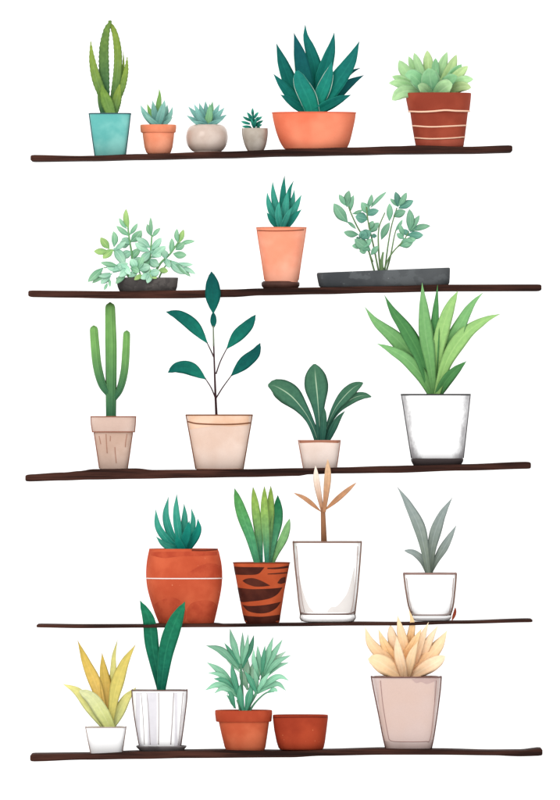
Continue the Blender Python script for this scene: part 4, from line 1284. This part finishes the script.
sf.hoop(676.7, 0.65, LU, t, pot)
sf.disc(678.6, 2.6, 'soil', SOIL, t)
Z1 = leaf_mat('peach_leaf', (246, 196, 152), (250, 207, 168), (252, 222, 196), 0.3, (240, 190, 146), 0.15, var=0.06, gain=1.08)
Z2 = leaf_mat('peach_leaf_rose', (242, 192, 154), (248, 205, 174), (250, 220, 198), 0.3, (236, 186, 148), 0.15, var=0.06, gain=1.14)
Z3 = leaf_mat('peach_leaf_gold', (236, 184, 128), (248, 200, 154), (196, 150, 70), 0.4, (226, 176, 112), 0.2, var=0.06, gain=1.08)
rosette(t, [
    ([(437.8, 624.6), (430, 638), (420, 658), (410, 676)], 10.5, 'agave', Z2, dict(d1=-34)),
    ([(390.2, 624.6), (393, 640), (402, 674)], 11, 'round', Z2, dict(d1=-28)),
    ([(428.2, 621.4), (422, 637), (409, 675)], 10, 'agave', Z2, dict(d1=-35)),
    ([(408.6, 609), (412, 622), (410, 640), (407, 674)], 9, 'agave', Z3, dict(d1=-38)),
    ([(378.2, 628.6), (385, 645), (402, 675)], 11, 'agave', Z3),
    ([(364.8, 626.6), (371, 643), (384, 657), (402, 676)], 13, 'agave', Z1),
    ([(446.8, 630), (438, 645), (425, 660), (411, 676)], 15, 'agave', Z1),
    ([(397, 614.2), (400.4, 630), (404.6, 650), (406, 675)], 11.5, 'agave', Z1, dict(d1=-40)),
    ([(421.4, 627.8), (415, 640), (408, 656), (406.5, 675)], 11, 'agave', Z3),
    ([(444.6, 655.4), (433, 663), (411, 677)], 14.5, 'round', Z2),
    ([(367.8, 658), (380, 662), (403, 677)], 19, 'round', Z1, dict(fold=0.1)),
    ([(417.4, 640.6), (411.6, 655), (407, 677)], 10, 'agave', Z1),
    ([(396.2, 635.2), (398.6, 654), (404, 677)], 10.5, 'agave', Z2),
], d0=(4, -8), d1=(-20, -40), n=20, fold=0.08)

# ================================================================== light and camera
world = bpy.data.worlds.new('World')
scene.world = world
world.use_nodes = True
bgn = world.node_tree.nodes['Background']
bgn.inputs[0].default_value = (1.0, 1.0, 1.0, 1)
bgn.inputs[1].default_value = 1.30

ld = bpy.data.lights.new('softbox', 'AREA')
ld.shape = 'RECTANGLE'
ld.size, ld.size_y = 2.6, 2.2
ld.energy = 105
ld.color = (1.0, 0.985, 0.965)
lo = bpy.data.objects.new('softbox', ld)
C.objects.link(lo)
lo.location = (-2.6, -4.6, 3.6)
lo.rotation_euler = (Vector((0, 0, 0.95)) - Vector(lo.location)).to_track_quat('-Z', 'Y').to_euler()

D = 30.0
cd = bpy.data.cameras.new('camera')
cd.sensor_fit = 'VERTICAL'
cd.sensor_height = 24
cd.lens = 24 * D / (800 * S)
cd.clip_start = 0.5
cd.clip_end = 200
cam = bpy.data.objects.new('camera', cd)
C.objects.link(cam)
cam.location = (0, -D, (790 - 400) * S)
cam.rotation_euler = (math.radians(90), 0, 0)
scene.camera = cam

scene.render.engine = 'CYCLES'
scene.cycles.use_denoising = True
scene.cycles.max_bounces = 10
scene.cycles.transmission_bounces = 8
scene.cycles.transparent_max_bounces = 12
scene.view_settings.view_transform = 'Standard'
scene.view_settings.look = 'None'
scene.view_settings.exposure = 0
